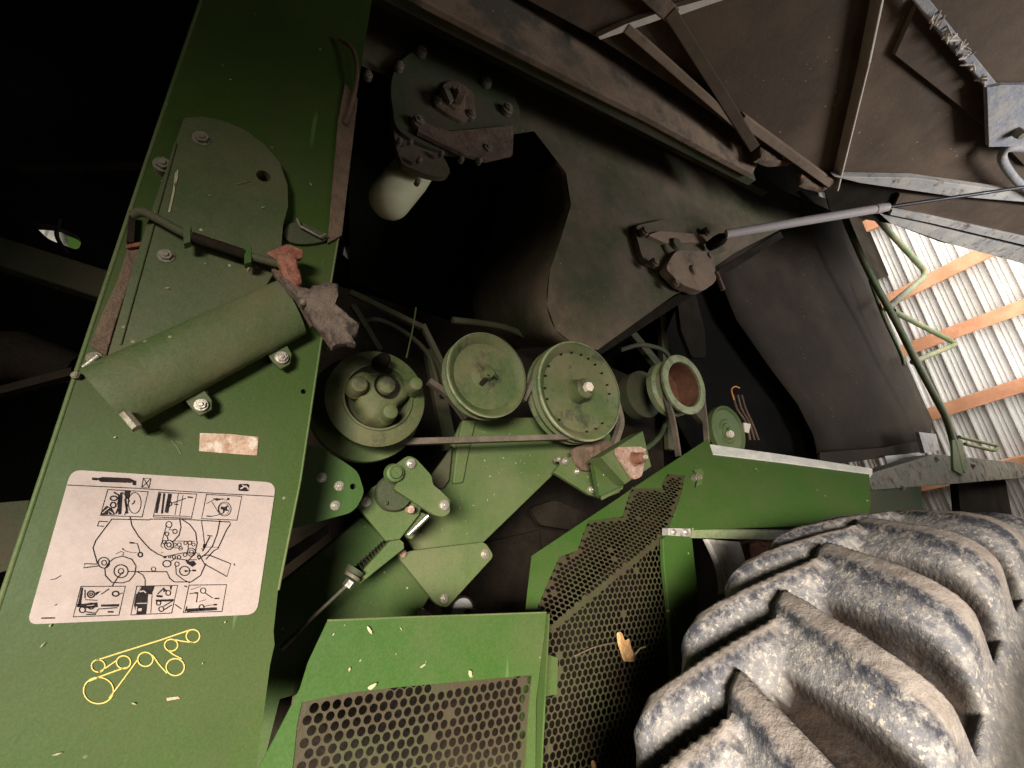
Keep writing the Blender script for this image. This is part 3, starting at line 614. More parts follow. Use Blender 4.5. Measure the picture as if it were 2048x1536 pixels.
p3, c3, R3 = pulley('drive_pulley', 1163, 780, 194, 1.22, .05, m_pulley, .024, .10, 2, 'largest green pulley with a long hub and tan bolt')
lathe('hub', c3, [(0.001, -.030), (R3*.17, -.030), (R3*.20, -.024), (R3*.21, .0), (R3*.25, .024)], m_pulley, p3, 32)
lathe('hub_bolt', c3, [(0.001, -.048), (R3*.095, -.048), (R3*.10, -.044), (R3*.10, -.028)], m_flange, p3, 6)
for i in range(22):
    a = 2*math.pi*i/22+.1*random.random(); r_ = R3*.80
    if random.random() < .6:
        lathe('rivet', c3+Vector((math.cos(a)*r_, .013, math.sin(a)*r_)), [(0.0005, -.002), (.003, -.001), (.0035, .008)], m_grime_shade, p3, 8)
lathe('bright_rim', c3, [(R3*.972, -.0015), (R3*1.004, .001), (R3*1.004, .010)], m_railg, p3, 96)

# hollow tube pulley
c4 = at(1370, 768, 1.45); R4 = mrad(1370, 768, 112, 1.45)
p4 = lathe('hollow_pulley', c4, [(R4*.74, .12), (R4*.74, .02), (R4*.76, .0), (R4*.92, -.004), (R4, .002), (R4, .015), (R4*.86, .03), (R4*.86, .07), (R4*.95, .085), (R4*.95, .12)], m_railg, CB, 64)
lathe('bore', c4, [(R4*.735, .01), (R4*.735, .14), (.001, .16)], m_rusttube, p4, 48)
p4['label'] = 'hollow pulley with a pale ring and brown bore'
lathe('dark_pulley', at(1297, 785, 1.7), [(.001, 0), (mrad(1297, 785, 70, 1.7), .01), (mrad(1297, 785, 90, 1.7), .03), (mrad(1297, 785, 90, 1.7), .1)], m_dgreen, CB, 48)
c5 = at(1458, 862, 1.5); R5 = mrad(1458, 862, 96, 1.5)
p5 = lathe('tension_pulley', c5, [(.001, -.012), (R5*.12, -.012), (R5*.14, .0), (R5*.3, .0), (R5*.34, .008), (R5*.44, .004), (R5*.5, .012), (R5*.85, .01), (R5*.93, -.004), (R5, .0), (R5, .03), (R5*.9, .05)], m_mech, CB, 64)
bolt(1462, 868, 1.485, 6, m_flange, p5)
plate('pulley_tag', [(1488, 845), (1502, 848), (1498, 866), (1490, 864)], 1.52, .01, m_flange, CB)
tube('orange_wire', cat_lines([at(1468, 800, 1.6), at(1463, 780, 1.6), at(1470, 773, 1.6), at(1479, 776, 1.6)]), .004, m_orange, CB, 8)
for k_ in (0, 9, 17): tube('wiring_hose', cat_lines([at(1466+k_, 790, 1.62), at(1474+k_, 818, 1.62), at(1492+k_*.7, 846, 1.6), at(1500+k_, 880, 1.6)]), .007, m_dirtbr, CB, 8)
plate('inner_linkage', rounded([(1350, 560), (1392, 590), (1410, 660), (1412, 715), (1384, 715), (1362, 660)], 8), 1.8, .03, m_grime_shade, CB, bevel=.004)
# belts
def belt(px, Y, wd=.016, dp_=.03, Y2=None):
    pts = [at(x, y, Y+(((Y2 or Y)-Y)*i/max(1, len(px)-1))) for i, (x, y) in enumerate(px)]
    pts = cat_lines(pts, 5) if len(pts) > 2 else pts
    V = []; F = []
    for i, p in enumerate(pts):
        t = (pts[min(i+1, len(pts)-1)]-pts[max(i-1, 0)]).normalized(); nrm = t.cross(Vector((0, 1, 0))).normalized()
        V += [p-nrm*wd/2, p+nrm*wd/2, p+nrm*wd/2+Vector((0, dp_, 0)), p-nrm*wd/2+Vector((0, dp_, 0))]
    n = len(pts)
    for i in range(n-1):
        for k in range(4): F.append((4*i+k, 4*i+(k+1) % 4, 4*i+4+(k+1) % 4, 4*i+4+k))
    F += [(0, 1, 2, 3), tuple(4*(n-1)+k for k in (3, 2, 1, 0))]
    return mk('drive_belt', V, F, m_belt, CB, bevel=.0015)
belt([(770, 882), (820, 882), (960, 878), (1100, 874), (1170, 872), (1215, 862)], 1.245, .019)
belt([(1050, 800), (1064, 770), (1078, 730), (1098, 702), (1130, 686)], 1.262, .014)
belt([(1236, 800), (1246, 842), (1236, 880), (1232, 900)], 1.30, .02)
belt([(1333, 780), (1348, 830), (1356, 870), (1362, 912)], 1.47, .012)
belt([(1409, 790), (1416, 850), (1420, 900)], 1.47, .010)
belt([(860, 760), (900, 790), (935, 835)], 1.42, .02)

# --- plates under the pulleys
plate('large_pale_plate', [(925, 842), (952, 842), (1000, 835), (1200, 835), (1228, 882), (1170, 915), (1125, 935), (1108, 948), (966, 1086), (972, 1090), (940, 1110), (830, 1100), (795, 1048), (800, 1036), (836, 1006), (850, 985), (890, 975), (896, 930), (905, 885)], 1.40, .02, m_mech, CB, bevel=.002)
plate('plate_fold', [(926, 840), (952, 840), (940, 892), (926, 965), (906, 968), (915, 885)], 1.385, .02, m_mech, CB, bevel=.003)
plate('notch_plate', [(860, 955), (890, 915), (905, 890), (898, 960), (888, 975), (874, 978)], 1.37, .015, m_dgreen, CB)
low = plate('lower_plate', rounded([(820, 1102), (970, 1084), (988, 1112), (893, 1216), (874, 1210), (795, 1112)], 10), 1.35, .02, m_mech, CB, bevel=.002)
for x, y in ((970, 1108), (889, 1197)): bolt(x, y, 1.35, 9, m_steel, low)
bolt(806, 1107, 1.345, 7, m_copper, low, stub=False)
br = plate('bracket_plate', rounded([(560, 880), (640, 894), (692, 926), (716, 944), (729, 985), (714, 1014), (700, 1026), (560, 1064)], 12), 1.15, .02, m_dgreen and m_green, CB, holes=[(706, 973, 6)], bevel=.003)
for x, y in ((643, 955), (678, 972), (670, 1011)): bolt(x, y, 1.15, 9, m_steel, br)
mp_ = plate('pivot_plate', [(714, 1010), (745, 975), (800, 940), (850, 990), (838, 1030), (800, 1078), (772, 1082)], 1.24, .02, m_mech, CB)
bolt(732, 1004, 1.24, 9, m_steel, mp_)
lathe('cam_disc', at(790, 985, 1.22), [(.001, -.004), (mrad(790, 985, 70, 1.22), -.004), (mrad(790, 985, 76, 1.22), .004), (mrad(790, 985, 76, 1.22), .02)], m_dgreen, mp_, 48)
bolt(771, 1006, 1.21, 5, m_dgreen, mp_); bolt(822, 1019, 1.20, 7, m_copper, mp_, stub=False)
arm = plate('link_arm', rounded([(790, 930), (816, 911), (832, 917), (863, 951), (866, 970), (880, 980), (900, 1000), (900, 1026), (886, 1034), (868, 1030), (786, 977), (798, 962), (778, 950)], 7), 1.16, .016, m_mech, CB, bevel=.003)
lathe('arm_boss', at(790, 946, 1.15), [(.001, -.014), (.014, -.014), (.016, -.006), (.022, -.004), (.026, .012)], m_mech, arm, 28)
bolt(822, 927, 1.155, 9, m_steel, arm); bolt(889, 1010, 1.155, 10, m_steel, arm)
tube('clevis_pin', [at(817, 1069, 1.22), at(857, 1031, 1.20)], .0065, m_chrome, arm)
plate('clevis', rounded([(800, 1040), (818, 1016), (856, 1030), (846, 1050), (822, 1080), (806, 1066)], 6), 1.26, .02, m_mech, CB, bevel=.003)
# big sloping channel
plate('sloping_channel', [(520, 1198), (566, 1162), (726, 1033), (770, 1078), (800, 1118), (860, 1194), (833, 1238), (700, 1420), (480, 1620), (480, 1230)], 1.42, .03, m_dgreen and m_green, CB, bevel=.004)
plate('grey_backing', [(560, 1110), (655, 1050), (660, 1065), (560, 1140)], 1.6, .02, m_bluegrey, CB)
# tensioner
wed = plate('tension_bracket', [(790, 1071), (808, 1086), (809, 1097), (720, 1168), (716, 1152)], 1.27, .02, m_mech, CB, bevel=.002)
sp = []
A, B = at(782, 1080, 1.30), at(706, 1150, 1.30); axd = (B-A).normalized(); u_ = axd.orthogonal().normalized(); v_ = axd.cross(u_)
for i in range(240):
    t = i/239; q = t*math.pi*2*13; sp.append(A.lerp(B, t)+(u_*math.cos(q)+v_*math.sin(q))*.012)
tube('tension_spring', sp, .003, m_grime_shade, CB, 6)
tube('spring_stop', [at(712, 1138, 1.27), at(704, 1150, 1.27)], [.026, .022], m_dgreen, CB, 20)
tube('spring_washer', [at(707, 1150, 1.26), at(703, 1156, 1.26)], .022, m_steeld, CB, 20)
tube('adjuster_nut', [at(702, 1162, 1.25), at(693, 1174, 1.25)], .013, m_chrome, CB, 6)
tube('tension_rod', [at(700, 1165, 1.255), at(620, 1240, 1.22), at(566, 1294, 1.2)], .0042, m_steeld, CB, 10)
tube('rod_tip', [at(588, 1272, 1.205), at(562, 1298, 1.20)], .006, m_steeld, CB, 10)
# silver filter
f0 = at(924, 1222, 1.38); rf = mrad(924, 1222, 62, 1.38)
fl = lathe('filter_housing', f0, [(rf*.84, -.004), (rf*.9, -.01), (rf, -.004), (rf, .06)], m_black, CB, 48)
lathe('filter_face', f0, [(.001, .0), (rf*.86, .002)], m_weather, fl, 48)
lathe('filter_hole', at(937, 1228, 1.37), [(.001, -.002), (.014, -.002), (.014, .004)], m_grime_shade, fl, 20)
bolt(948, 1222, 1.365, 5, m_steeld, fl)
plate('white_scrap', [(834, 1228), (846, 1216), (862, 1226), (866, 1236), (838, 1238)], 1.36, .004, m_decal, CB)
# bracket and bearing box to the right of the pulleys
bp_ = plate('bearing_bracket', [(1108, 945), (1130, 918), (1190, 892), (1240, 888), (1250, 930), (1240, 985), (1206, 998), (1180, 990)], 1.33, .02, m_mech, CB, bevel=.002)
lump('packed_dirt', [(1140, 900), (1175, 882), (1215, 880), (1225, 895), (1190, 915), (1188, 945), (1160, 940), (1145, 920)], 1.325, .012, m_dirtbr, bp_, .008)
for x, y, r in ((1118, 918, 5), (1131, 922, 7), (1155, 943, 6), (1184, 979, 7), (1190, 918, 4)): bolt(x, y, 1.322, r, m_steel, bp_)
plate('bracket_lip', [(1200, 975), (1250, 960), (1246, 978), (1205, 1000)], 1.3, .01, m_mech, bp_)
# box front is tilted: nearer at the left
_bp = pl3(at(1286, 862, 1.22), at(1303, 933, 1.22), at(1202, 914, 1.17))
bxf = [_bp.at(*q) for q in ((1286, 862), (1303, 933), (1251, 968), (1202, 914))]
ext = Vector((-.002, .07, -.002))
V, F = prism_data([bxf], ext); box = mk('bearing_box', V, F, m_mech, CB, bevel=.002)
BX = pl3(bxf[0], bxf[1], bxf[3])
plate('box_side', [(1202, 914), (1251, 968), (1199, 992), (1187, 928)], 1.235, .02, m_green, box, bevel=0)
BXo = Plane(BX.o+BX.n*.014, BX.n)
flg = plate('flange_bearing', rounded([(1234, 894), (1284, 893), (1293, 903), (1284, 953), (1268, 960), (1258, 944), (1234, 908)], 6), BXo, .011, m_copper, box, bevel=.002)
cb = BXo.at(1268, 918); nb = -BX.n
lathe('bearing_hub', cb, [(.001, -.046), (.013, -.046), (.014, -.042), (.019, -.038), (.021, -.006), (.026, -.005), (.028, .003)], m_rusttube, box, 32, nb)
lathe('shaft_end', cb, [(.001, -.053), (.0075, -.053), (.0085, -.050), (.0085, -.04)], m_alu, box, 16, nb)
for x, y in ((1242, 899), (1286, 900), (1269, 951)):
    q = BXo.at(x, y); lathe('flange_bolt', q, [(.001, -.008), (.006, -.008), (.007, -.002), (.007, .002)], m_copper, box, 6, nb)
# dim parts in the hollow below
plate('dim_casting', rounded([(1060, 1016), (1110, 1000), (1180, 1030), (1190, 1048), (1140, 1060), (1080, 1050)], 10), 1.75, .03, m_grime_shade, CB, bevel=.004)
plate('rusty_back_sheet', [(950, 1090), (1080, 1060), (1090, 1240), (930, 1260)], 1.95, .02, m_grime_shade, CB)

# --- perforated guard screens
def inside(p, poly):
    x, y = p; c = False; j = len(poly)-1
    for i in range(len(poly)):
        xi, yi = poly[i]; xj, yj = poly[j]
        if (yi > y) != (yj > y) and x < (xj-xi)*(y-yi)/(yj-yi)+xi: c = not c
        j = i
    return c
def proj(p):
    f = p.dot(Fw); return (1024+FPX*p.dot(Rr)/f, 768-FPX*p.dot(Up)/f)
def screen(name, P, u, v, region, pitch, rho, th, mat, parent, solid=None):
    """hexagonal perforated sheet on plane P; cells centred outside `solid` stay unpunched"""
    c0_ = P.at(*region[0]); ext_ = [P.at(*q)-c0_ for q in region]
    us = [e.dot(u) for e in ext_]; vs = [e.dot(v) for e in ext_]
    V = []; F = []; dx = pitch; dy = pitch*math.sqrt(3)/2
    n = 12
    for j in range(int(min(vs)/dy)-3, int(max(vs)/dy)+4):
        for i in range(int(min(us)/dx)-3, int(max(us)/dx)+4):
            c = c0_+u*((i+(j % 2)*.5)*dx)+v*(j*dy); q = proj(c)
            if not inside(q, region): continue
            k0 = len(V); punched = solid is None or inside(q, solid)
            if punched and random.random() < .006: punched = False      # clogged hole
            for layer in (0, 1):
                off = -P.n*th*layer
                for k in range(n):
                    a = math.pi/6*k+math.pi/6; rr_ = dx/math.sqrt(3) if k % 2 == 0 else dx/2
                    V.append(c+u*math.cos(a)*rr_+v*math.sin(a)*rr_+off)
                r2 = rho*pitch*(1+.07*random.uniform(-1, 1))
                for k in range(n):
                    a = math.pi/6*k+math.pi/6; V.append(c+u*math.cos(a)*r2+v*math.sin(a)*r2+off)
            for k in range(n):
                k2 = (k+1) % n
                F.append((k0+k, k0+k2, k0+n+k2, k0+n+k)); F.append((k0+n+k, k0+n+k2, k0+3*n+k2, k0+3*n+k))
                F.append((k0+2*n+k2, k0+2*n+k, k0+3*n+k, k0+3*n+k2))
            if not punched: F.append(tuple(k0+n+k for k in range(n)))
    return mk(name, V, F, mat, parent, recalc=False)
def grow(reg, k):
    out = []
    for i, p in enumerate(reg):
        a, b = Vector(reg[i-1]), Vector(reg[(i+1) % len(reg)]); t = (b-a).normalized(); nn = Vector((t.y, -t.x))
        q = Vector(p)+nn*abs(k)
        if inside(Vector(p)+nn*2, reg) == (k > 0): q = Vector(p)-nn*abs(k)
        out.append(tuple(q))
    return out
X_ = Vector((1, 0, 0))
m_scr = M('screen_paint', (.030, .074, .012), (.055, .066, .020), .42, .6, 3.0, .2, third=(.050, .036, .018), third_amt=1.6, tsoft=.35)
# lower-left guard
LG = Side(.985)
s_out = [(655, 1242), (800, 1236), (1092, 1226), (1088, 1275), (1080, 1340), (1072, 1400), (1070, 1620), (470, 1640), (518, 1534), (560, 1455), (600, 1377), (616, 1325)]
s_reg = [(604, 1404), (700, 1385), (800, 1374), (930, 1362), (1064, 1350), (1056, 1430), (1046, 1620), (560, 1640), (586, 1530), (594, 1450)]
LG2 = Side(.987)
def inset_hole(reg, P): return reg
pg = plate('perforated_guard', s_out, LG, .0035, m_green, CB, holes=[s_reg], bevel=0)
pg['label'] = 'front green guard with large round perforations'
reg2 = [(596, 1400), (700, 1380), (800, 1368), (930, 1356), (1070, 1344), (1062, 1430), (1052, 1640), (550, 1650), (578, 1530), (586, 1450)]
screen('screen_mesh', LG2, X_, Vector((0, 0, 1)), reg2, .0192, .41, .002, m_scr, pg, grow(s_reg, -7))
tube('guard_edge', [LG.at(655, 1241), LG.at(800, 1235), LG.at(1092, 1225)], .0022, m_mech, pg, 8)
b = bar_data(at(1089, 1226, 1.0), at(1068, 1620, 1.0), .004, .04, X_); mk('guard_return', *b, m_green, pg)
# plates behind to the right: lower part upright, upper part leaning inwards
A0 = at(1340, 1062, 1.06); A1 = at(1095, 1262, 1.06); LP = Side(1.06)
top = at(1415, 878, 1.20); UPp = pl3(A0, A1, top)
tri_out = [(1063, 1112), (1240, 994), (1400, 888), (1416, 877), (1424, 897), (1600, 920), (1738, 940), (1742, 1000), (1735, 1046), (1400, 1058), (1340, 1062), (1332, 1068),
 (1342, 1044), (1352, 1016), (1362, 990), (1370, 950), (1336, 947), (1326, 962), (1324, 976), (1264, 976), (1256, 996), (1245, 1032), (1178, 1040), (1166, 1068), (1155, 1100), (1119, 1113), (1104, 1146), (1090, 1178), (1074, 1218), (1068, 1262), (1046, 1262), (1055, 1180)]
tri_reg = [(1340, 953), (1364, 956), (1356, 990), (1346, 1016), (1336, 1044), (1334, 1064), (1326, 1074), (1098, 1258), (1078, 1258), (1078, 1220), (1096, 1180), (1110, 1150), (1124, 1118), (1160, 1106), (1172, 1072), (1184, 1046), (1250, 1038), (1262, 1000), (1270, 982), (1328, 982), (1332, 966)]
ug = plate('side_fender', tri_out, UPp, .004, m_green, CB, bevel=0)
ug['label'] = 'bright green upper guard sloping up to the dark shield'
ud = (A0-A1).normalized(); vd = UPp.n.cross(ud).normalized()
UP2 = Plane(UPp.o-UPp.n*.002, UPp.n)
screen('screen_mesh', UP2, ud, vd, grow(tri_reg, 7), .0160, .43, .002, m_scr, ug, grow(tri_reg, -1))
lo_out = [(1044, 1256), (1076, 1258), (1080, 1304), (1116, 1316), (1114, 1388), (1068, 1398), (1058, 1612), (1378, 1612), (1362, 1340), (1350, 1262), (1340, 1180), (1332, 1110), (1327, 1074),
 (1341, 1062), (1382, 1070), (1396, 1190), (1392, 1300), (1420, 1640), (1040, 1640)]
lo_reg = [(1098, 1264), (1332, 1072), (1328, 1110), (1334, 1180), (1344, 1262), (1356, 1340), (1372, 1620), (1066, 1620), (1074, 1402), (1118, 1392), (1120, 1312), (1084, 1300), (1090, 1274)]
lg_ = plate('lower_side_guard', lo_out, LP, .004, m_green, CB, bevel=0)
LP2 = Side(1.062)
screen('screen_mesh', LP2, X_, Vector((0, 0, 1)), grow(lo_reg, 7), .0182, .44, .002, m_scr, lg_, grow(lo_reg, -1))
# dark baffle behind screens
plate('rear_baffle', [(560, 1400), (1120, 1250), (1360, 960), (1420, 1640), (500, 1640)], 1.34, .01, m_grime_shade, CB)
# fender fittings
plate('corner_post', [(1326, 1078), (1340, 1066), (1384, 1072), (1394, 1160), (1392, 1260), (1400, 1400), (1350, 1400), (1340, 1240), (1328, 1130)], 1.04, .016, m_green, lg_, bevel=.002)
rl = plate('top_rail', [(1338, 1056), (1382, 1057), (1382, 1074), (1338, 1071)], 1.03, .03, m_alu, CB, bevel=.002)
for x in (1348, 1372): bolt(x, 1064, 1.03, 6, m_steel, rl, stub=False)
plate('fender_rail', [(1385, 1056), (1500, 1058), (1760, 1064), (1760, 1084), (1385, 1076)], 1.03, .03, m_railg, CB, bevel=.002)
WS = Plane(UPp.o+UPp.n*.004, UPp.n)
plate('weather_strip', [(1419, 888), (1480, 897), (1560, 908), (1745, 937), (1745, 948), (1560, 924), (1426, 908)], WS, .02, m_weather, CB, bevel=.001)
bolt(1397, 956, 1.11, 8, m_steeld, ug); plate('catch', [(1388, 940), (1402, 936), (1408, 944), (1404, 966), (1392, 972), (1396, 950)], Plane(UPp.o+UPp.n*.015, UPp.n), .012, m_mech, ug)
# curved tin inside the wheel arch
arch = []
for i in range(13):
    t = i/12; x0 = 1405+t*16+18*math.sin(t*2.2); y0 = 1078+t*110; arch.append((x0, y0))
V = []
for i, (x, y) in enumerate(arch):
    V += [at(x, y, 1.02), at(x+10, y, 1.01), at(x+72-i*1.5, y+6, 1.12)]
F = []
for i in range(12): F += [(3*i, 3*i+1, 3*i+4, 3*i+3), (3*i+1, 3*i+2, 3*i+5, 3*i+4)]
o = mk('wheel_arch_tin', V, F, m_alu, CB, smooth=True)
o.modifiers.new('s', 'SOLIDIFY').thickness = .003
lump('axle_casting', [(1475, 1085), (1520, 1080), (1600, 1080), (1600, 1160), (1500, 1180), (1470, 1140)], 1.15, .05, m_rust, CB, .015)
plate('arch_back', [(1380, 1075), (1780, 1075), (1780, 1500), (1380, 1500)], 1.5, .02, m_grime_shade, CB)

# --- header beam along the top
hb = [(700, -90), (846, 0), (969, 65), (1164, 167), (1300, 236), (1420, 302), (1505, 348), (1520, 320), (1500, 282), (1400, 205), (1290, 135), (1195, 76), (1054, 0), (900, -95)]
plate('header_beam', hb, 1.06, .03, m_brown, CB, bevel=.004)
b = bar_data(at(700, -70, 1.12), at(1500, 352, 1.12), .10, .05, Vector((0, 0, 1))); mk('header_underside', *b, m_dgreen, CB, bevel=.003)

# --- raised side door
hz = at(1480, 300, 1.04)
hp = at(1660, 365, .98)
tilt = Vector((0, -1, .30))
ha = at(960, -40, 1.02)
DP = Plane(hz, (Vector((1, 0, 0)).cross(tilt)).normalized())
if DP.n.dot(DP.o) > 0: DP.n = -DP.n
door_px = [(1054, 0), (1195, 75), (1350, 175), (1500, 280), (1560, 320), (1668, 356), (1840, 362), (2200, 410), (2500, 440), (2500, -400), (1500, -600), (700, -520), (900, -95)]
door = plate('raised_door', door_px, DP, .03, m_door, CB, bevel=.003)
door['label'] = 'dusty brown underside of the raised side door'
def dpl(k): return Plane(DP.o+DP.n*k, DP.n)
def drib(name, px, k, th, mat): return plate(name, px, dpl(k), th, mat, door, bevel=.0015)
drib('door_flange', [(1196, 74), (1250, 49), (1340, 18), (1352, 28), (1256, 62), (1200, 80)], .05, .045, m_flange)
drib('door_flange', [(1342, 18), (1420, -4), (1480, -26), (1484, -12), (1424, 8), (1350, 34)], .05, .045, m_flange)
def dbar(name, a, b, width, depth, mat, k=.03):
    p, q = dpl(k).at(*a), dpl(k).at(*b); t = (q-p).normalized(); d = bar_data(p, q, width, depth, t.cross(DP.n)); return mk(name, *d, mat, door, bevel=.003)
dbar('door_rib', (1336, 20), (1506, 292), .05, .06, m_door)
dbar('door_rib', (1250, 52), (1490, 262), .035, .05, m_brown)
dbar('door_rib', (1280, -30), (1345, 30), .06, .05, m_brown)
dbar('door_rib', (1480, 235), (1660, 365), .045, .05, m_brown)
V1 = [dpl(.005).at(1750, -40), dpl(.005).at(1666, 372)]
# standing seam between the two door sheets
dbar('door_seam', (1760, -40), (1728, 120), .012, .09, m_flange, .03); dbar('door_seam', (1728, 120), (1668, 374), .010, .09, m_flange, .03)
# deeper right-hand pan of the door
drib('door_pan', [(1790, 110), (1982, 262), (2048, 330), (2400, 420), (2400, -200), (1900, -100), (1840, 0)], .03, .028, m_door)
drib('door_edge', [(1668, 353), (1830, 356), (2048, 386), (2300, 420), (2300, 444), (2048, 404), (1900, 392), (1720, 366)], .08, .05, m_alu)
drib('door_skirt', [(1640, 345), (1850, 372), (2300, 430), (2300, 585), (2048, 520), (1880, 484), (1785, 448), (1735, 440), (1660, 420)], .0, .02, m_grime_shade)
drib('door_pan_lip', [(1800, 388), (2048, 412), (2300, 440), (2300, 500), (2048, 474), (1850, 428), (1788, 414)], .03, .02, m_door)
# lower channel strips
drib('door_channel', [(1785, 420), (1850, 430), (2048, 474), (2300, 530), (2300, 548), (2048, 490), (1860, 446), (1780, 430)], .05, .03, m_alu)
drib('door_channel', [(1760, 428), (1860, 450), (2048, 496), (2300, 560), (2300, 600), (2048, 528), (1900, 488), (1780, 446)], .03, .03, m_alu)
# blue-grey latch bar with bracket
dbar('latch_bar', (1826, -20), (1930, 110), .035, .03, m_bluegrey, .07); dbar('latch_bar', (1928, 106), (2002, 196), .035, .03, m_bluegrey, .07)
drib('latch_bracket', [(1974, 176), (2004, 170), (2120, 170), (2120, 292), (1978, 294)], .11, .03, m_bluegrey)
P_ = dpl(.10)
tube('latch_loop', cat_lines([P_.at(2070, 300), P_.at(2020, 296), P_.at(2004, 312), P_.at(2016, 340), P_.at(2045, 372), P_.at(2090, 400)]), .022, m_bluegrey, door, 14)
P_ = dpl(.14); lathe('latch_stud', P_.at(2040, 268), [(.001, -.02), (.02, -.02), (.024, 0), (.024, .03)], m_steeld, door, 8, -DP.n)
lump2 = []
for k in range(26):
    t = random.random(); x = 1850+t*140+random.uniform(-10, 14); y = 20+t*165+random.uniform(-8, 8); c = dpl(.10).at(x, y)
    a = Vector((random.uniform(-1, 1), random.uniform(-1, 1), random.uniform(-1, .2))).normalized()*random.uniform(.01, .035)
    mk('straw_bit', *tube_data([c-a, c+a*.3, c+a], [.004, .006, .002], 5), m_flange, door)
# hinge knuckles
hg = lump('door_hinge', [(1508, 300), (1520, 284), (1560, 292), (1580, 300), (1576, 330), (1540, 332), (1510, 322)], 1.0, .03, m_dirtbr, CB, .008)
plate('hinge_leaf', [(1502, 278), (1520, 300), (1585, 315), (1625, 275), (1600, 270), (1560, 278)], .985, .008, m_flange, hg)
tube('hinge_pin', [at(1590, 276, .96), at(1566, 314, .96)], .010, m_flange, hg)
lump('door_hinge', [(1590, 350), (1640, 348), (1672, 360), (1668, 382), (1640, 384), (1600, 372)], .99, .025, m_dirtbr, CB, .007)
tube('hinge_pin', [at(1600, 352, .97), at(1655, 362, .96)], .010, m_rust, CB)

# --- dusty strut mount and gas strut
sm = plate('strut_mount', rounded([(1268, 452), (1330, 438), (1420, 446), (1466, 456), (1474, 490), (1440, 506), (1420, 520), (1330, 540), (1286, 520)], 14), 1.38, .035, m_tank, CB, bevel=.006)
lathe('bearing_housing', at(1345, 492, 1.37), [(.001, -.035), (.030, -.035), (.034, -.028), (.036, -.012), (.075, -.008), (.082, .0), (.084, .02)], m_tank, sm, 40)
plate('housing_rib', rounded([(1296, 470), (1320, 462), (1420, 470), (1444, 484), (1330, 486)], 6), 1.355, .03, m_brown, sm, bevel=.004)
mc = plate('mount_cap', rounded([(1352, 500), (1426, 504), (1434, 562), (1404, 584), (1362, 568), (1330, 536)], 12), 1.34, .05, m_brown, sm, bevel=.008)
lathe('cap_boss', at(1388, 540, 1.335), [(.001, -.012), (.024, -.010), (.030, -.002), (.032, .01)], m_brown, sm, 28)
for x, y, r in ((1290, 462, 7), (1310, 524, 7), (1414, 462, 6), (1352, 566, 6), (1418, 512, 6)): bolt(x, y, 1.345, r, m_dirtbr, sm, stub=False)
tube('drain_stub', [at(1432, 545, 1.34), at(1446, 580, 1.34)], .014, m_dirtbr, CB)
lathe('strut_ball', at(1442, 478, 1.27), [(.001, -.03), (.022, -.026), (.034, -.005), (.036, .03), (.03, .08)], m_grime_shade, CB, 24)
sa, sb, sc = at(1452, 468, 1.23), at(1776, 414, .72), at(2048, 374, .31)
sc = sb+(sc-sb)*1.25
stt = tube('gas_strut', [sa, sa.lerp(sb, .97), sb], [.024, .024, .022], m_strut, CB, 24)
tube('strut_collar', [sa.lerp(sb, .925), sa.lerp(sb, .965)], .0262, m_strut, stt, 24)
tube('strut_rod', [sb, sc], .0095, m_black, stt, 14)

# --- dark side shield hanging by the ladder
V = []; F = []
rgt = [(1690, 436), (1708, 508), (1742, 567), (1775, 650), (1812, 733), (1842, 800), (1862, 842), (1852, 900)]
lft = [(1400, 330), (1405, 420), (1420, 520), (1470, 640), (1535, 733), (1592, 808), (1624, 870), (1636, 924)]
for i in range(8):
    a_ = at(*lft[i], 1.95); b_ = at(*rgt[i], 1.78)
    for j in range(13):
        t = j/12; V.append(a_.lerp(b_, t)+Vector((0, -.03*math.sin(math.pi*t), 0)))
for i in range(7):
    for j in range(12): q = i*13+j; F.append((q, q+1, q+14, q+13))
sh = mk('side_shield', V, F, m_dkshield, CB, smooth=True, angle=180, recalc=False); sh.modifiers.new('s', 'SOLIDIFY').thickness = .012
sh['label'] = 'large dark curved shield beside the ladder'
plate('shield_foot', [(1640, 905), (1770, 895), (1852, 880), (1852, 902), (1775, 914), (1672, 928), (1640, 920)], 1.75, .02, m_dkshield, sh)
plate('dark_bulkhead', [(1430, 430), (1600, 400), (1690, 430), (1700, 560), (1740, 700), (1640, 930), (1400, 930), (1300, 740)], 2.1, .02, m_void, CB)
plate('upper_hood', [(1600, 380), (1738, 425), (1762, 458), (1800, 452), (1905, 478), (1880, 502), (1784, 548), (1755, 560), (1700, 470)], 2.0, .05, m_grime_shade, CB)

# --- ladder handrails, deck
rp = lambda L_, Y: [at(x, y, Y) for x, y in L_]
tube('handrail', cat_lines(rp([(1680, 410), (1704, 470), (1740, 548), (1790, 640), (1828, 715), (1868, 790), (1893, 838), (1908, 890), (1922, 945)], 1.5), 5), .029, m_rail, CB, 16)
tube('handrail', cat_lines(rp([(1740, 560), (1766, 630), (1800, 704), (1808, 730)], 1.62), 5), .016, m_rail, CB, 12)
def bend(L_, Y, r=14): return rp([p for p in rounded_open(L_, r)], Y)
def rounded_open(px, r, n=6):
    out = [px[0]]
    for i in range(1, len(px)-1):
        a, b, c = Vector(px[i-1]), Vector(px[i]), Vector(px[i+1]); p = b+(a-b).normalized()*r; q = b+(c-b).normalized()*r
        for k in range(n+1):
            t = k/n; out.append(tuple((1-t)**2*p+2*t*(1-t)*b+t*t*q))
    out.append(px[-1]); return out
tube('grab_loop', bend([(1740, 420), (1775, 460), (1856, 548), (1774, 617)], 1.55, 18), .032, m_rail, CB, 14)
tube('grab_loop', bend([(1786, 622), (1914, 688), (1826, 724)], 1.6, 12), .028, m_rail, CB, 14)
tube('grab_loop', bend([(1918, 874), (1996, 892), (1990, 902), (1930, 888)], 1.6, 6), .018, m_rail, CB, 14)
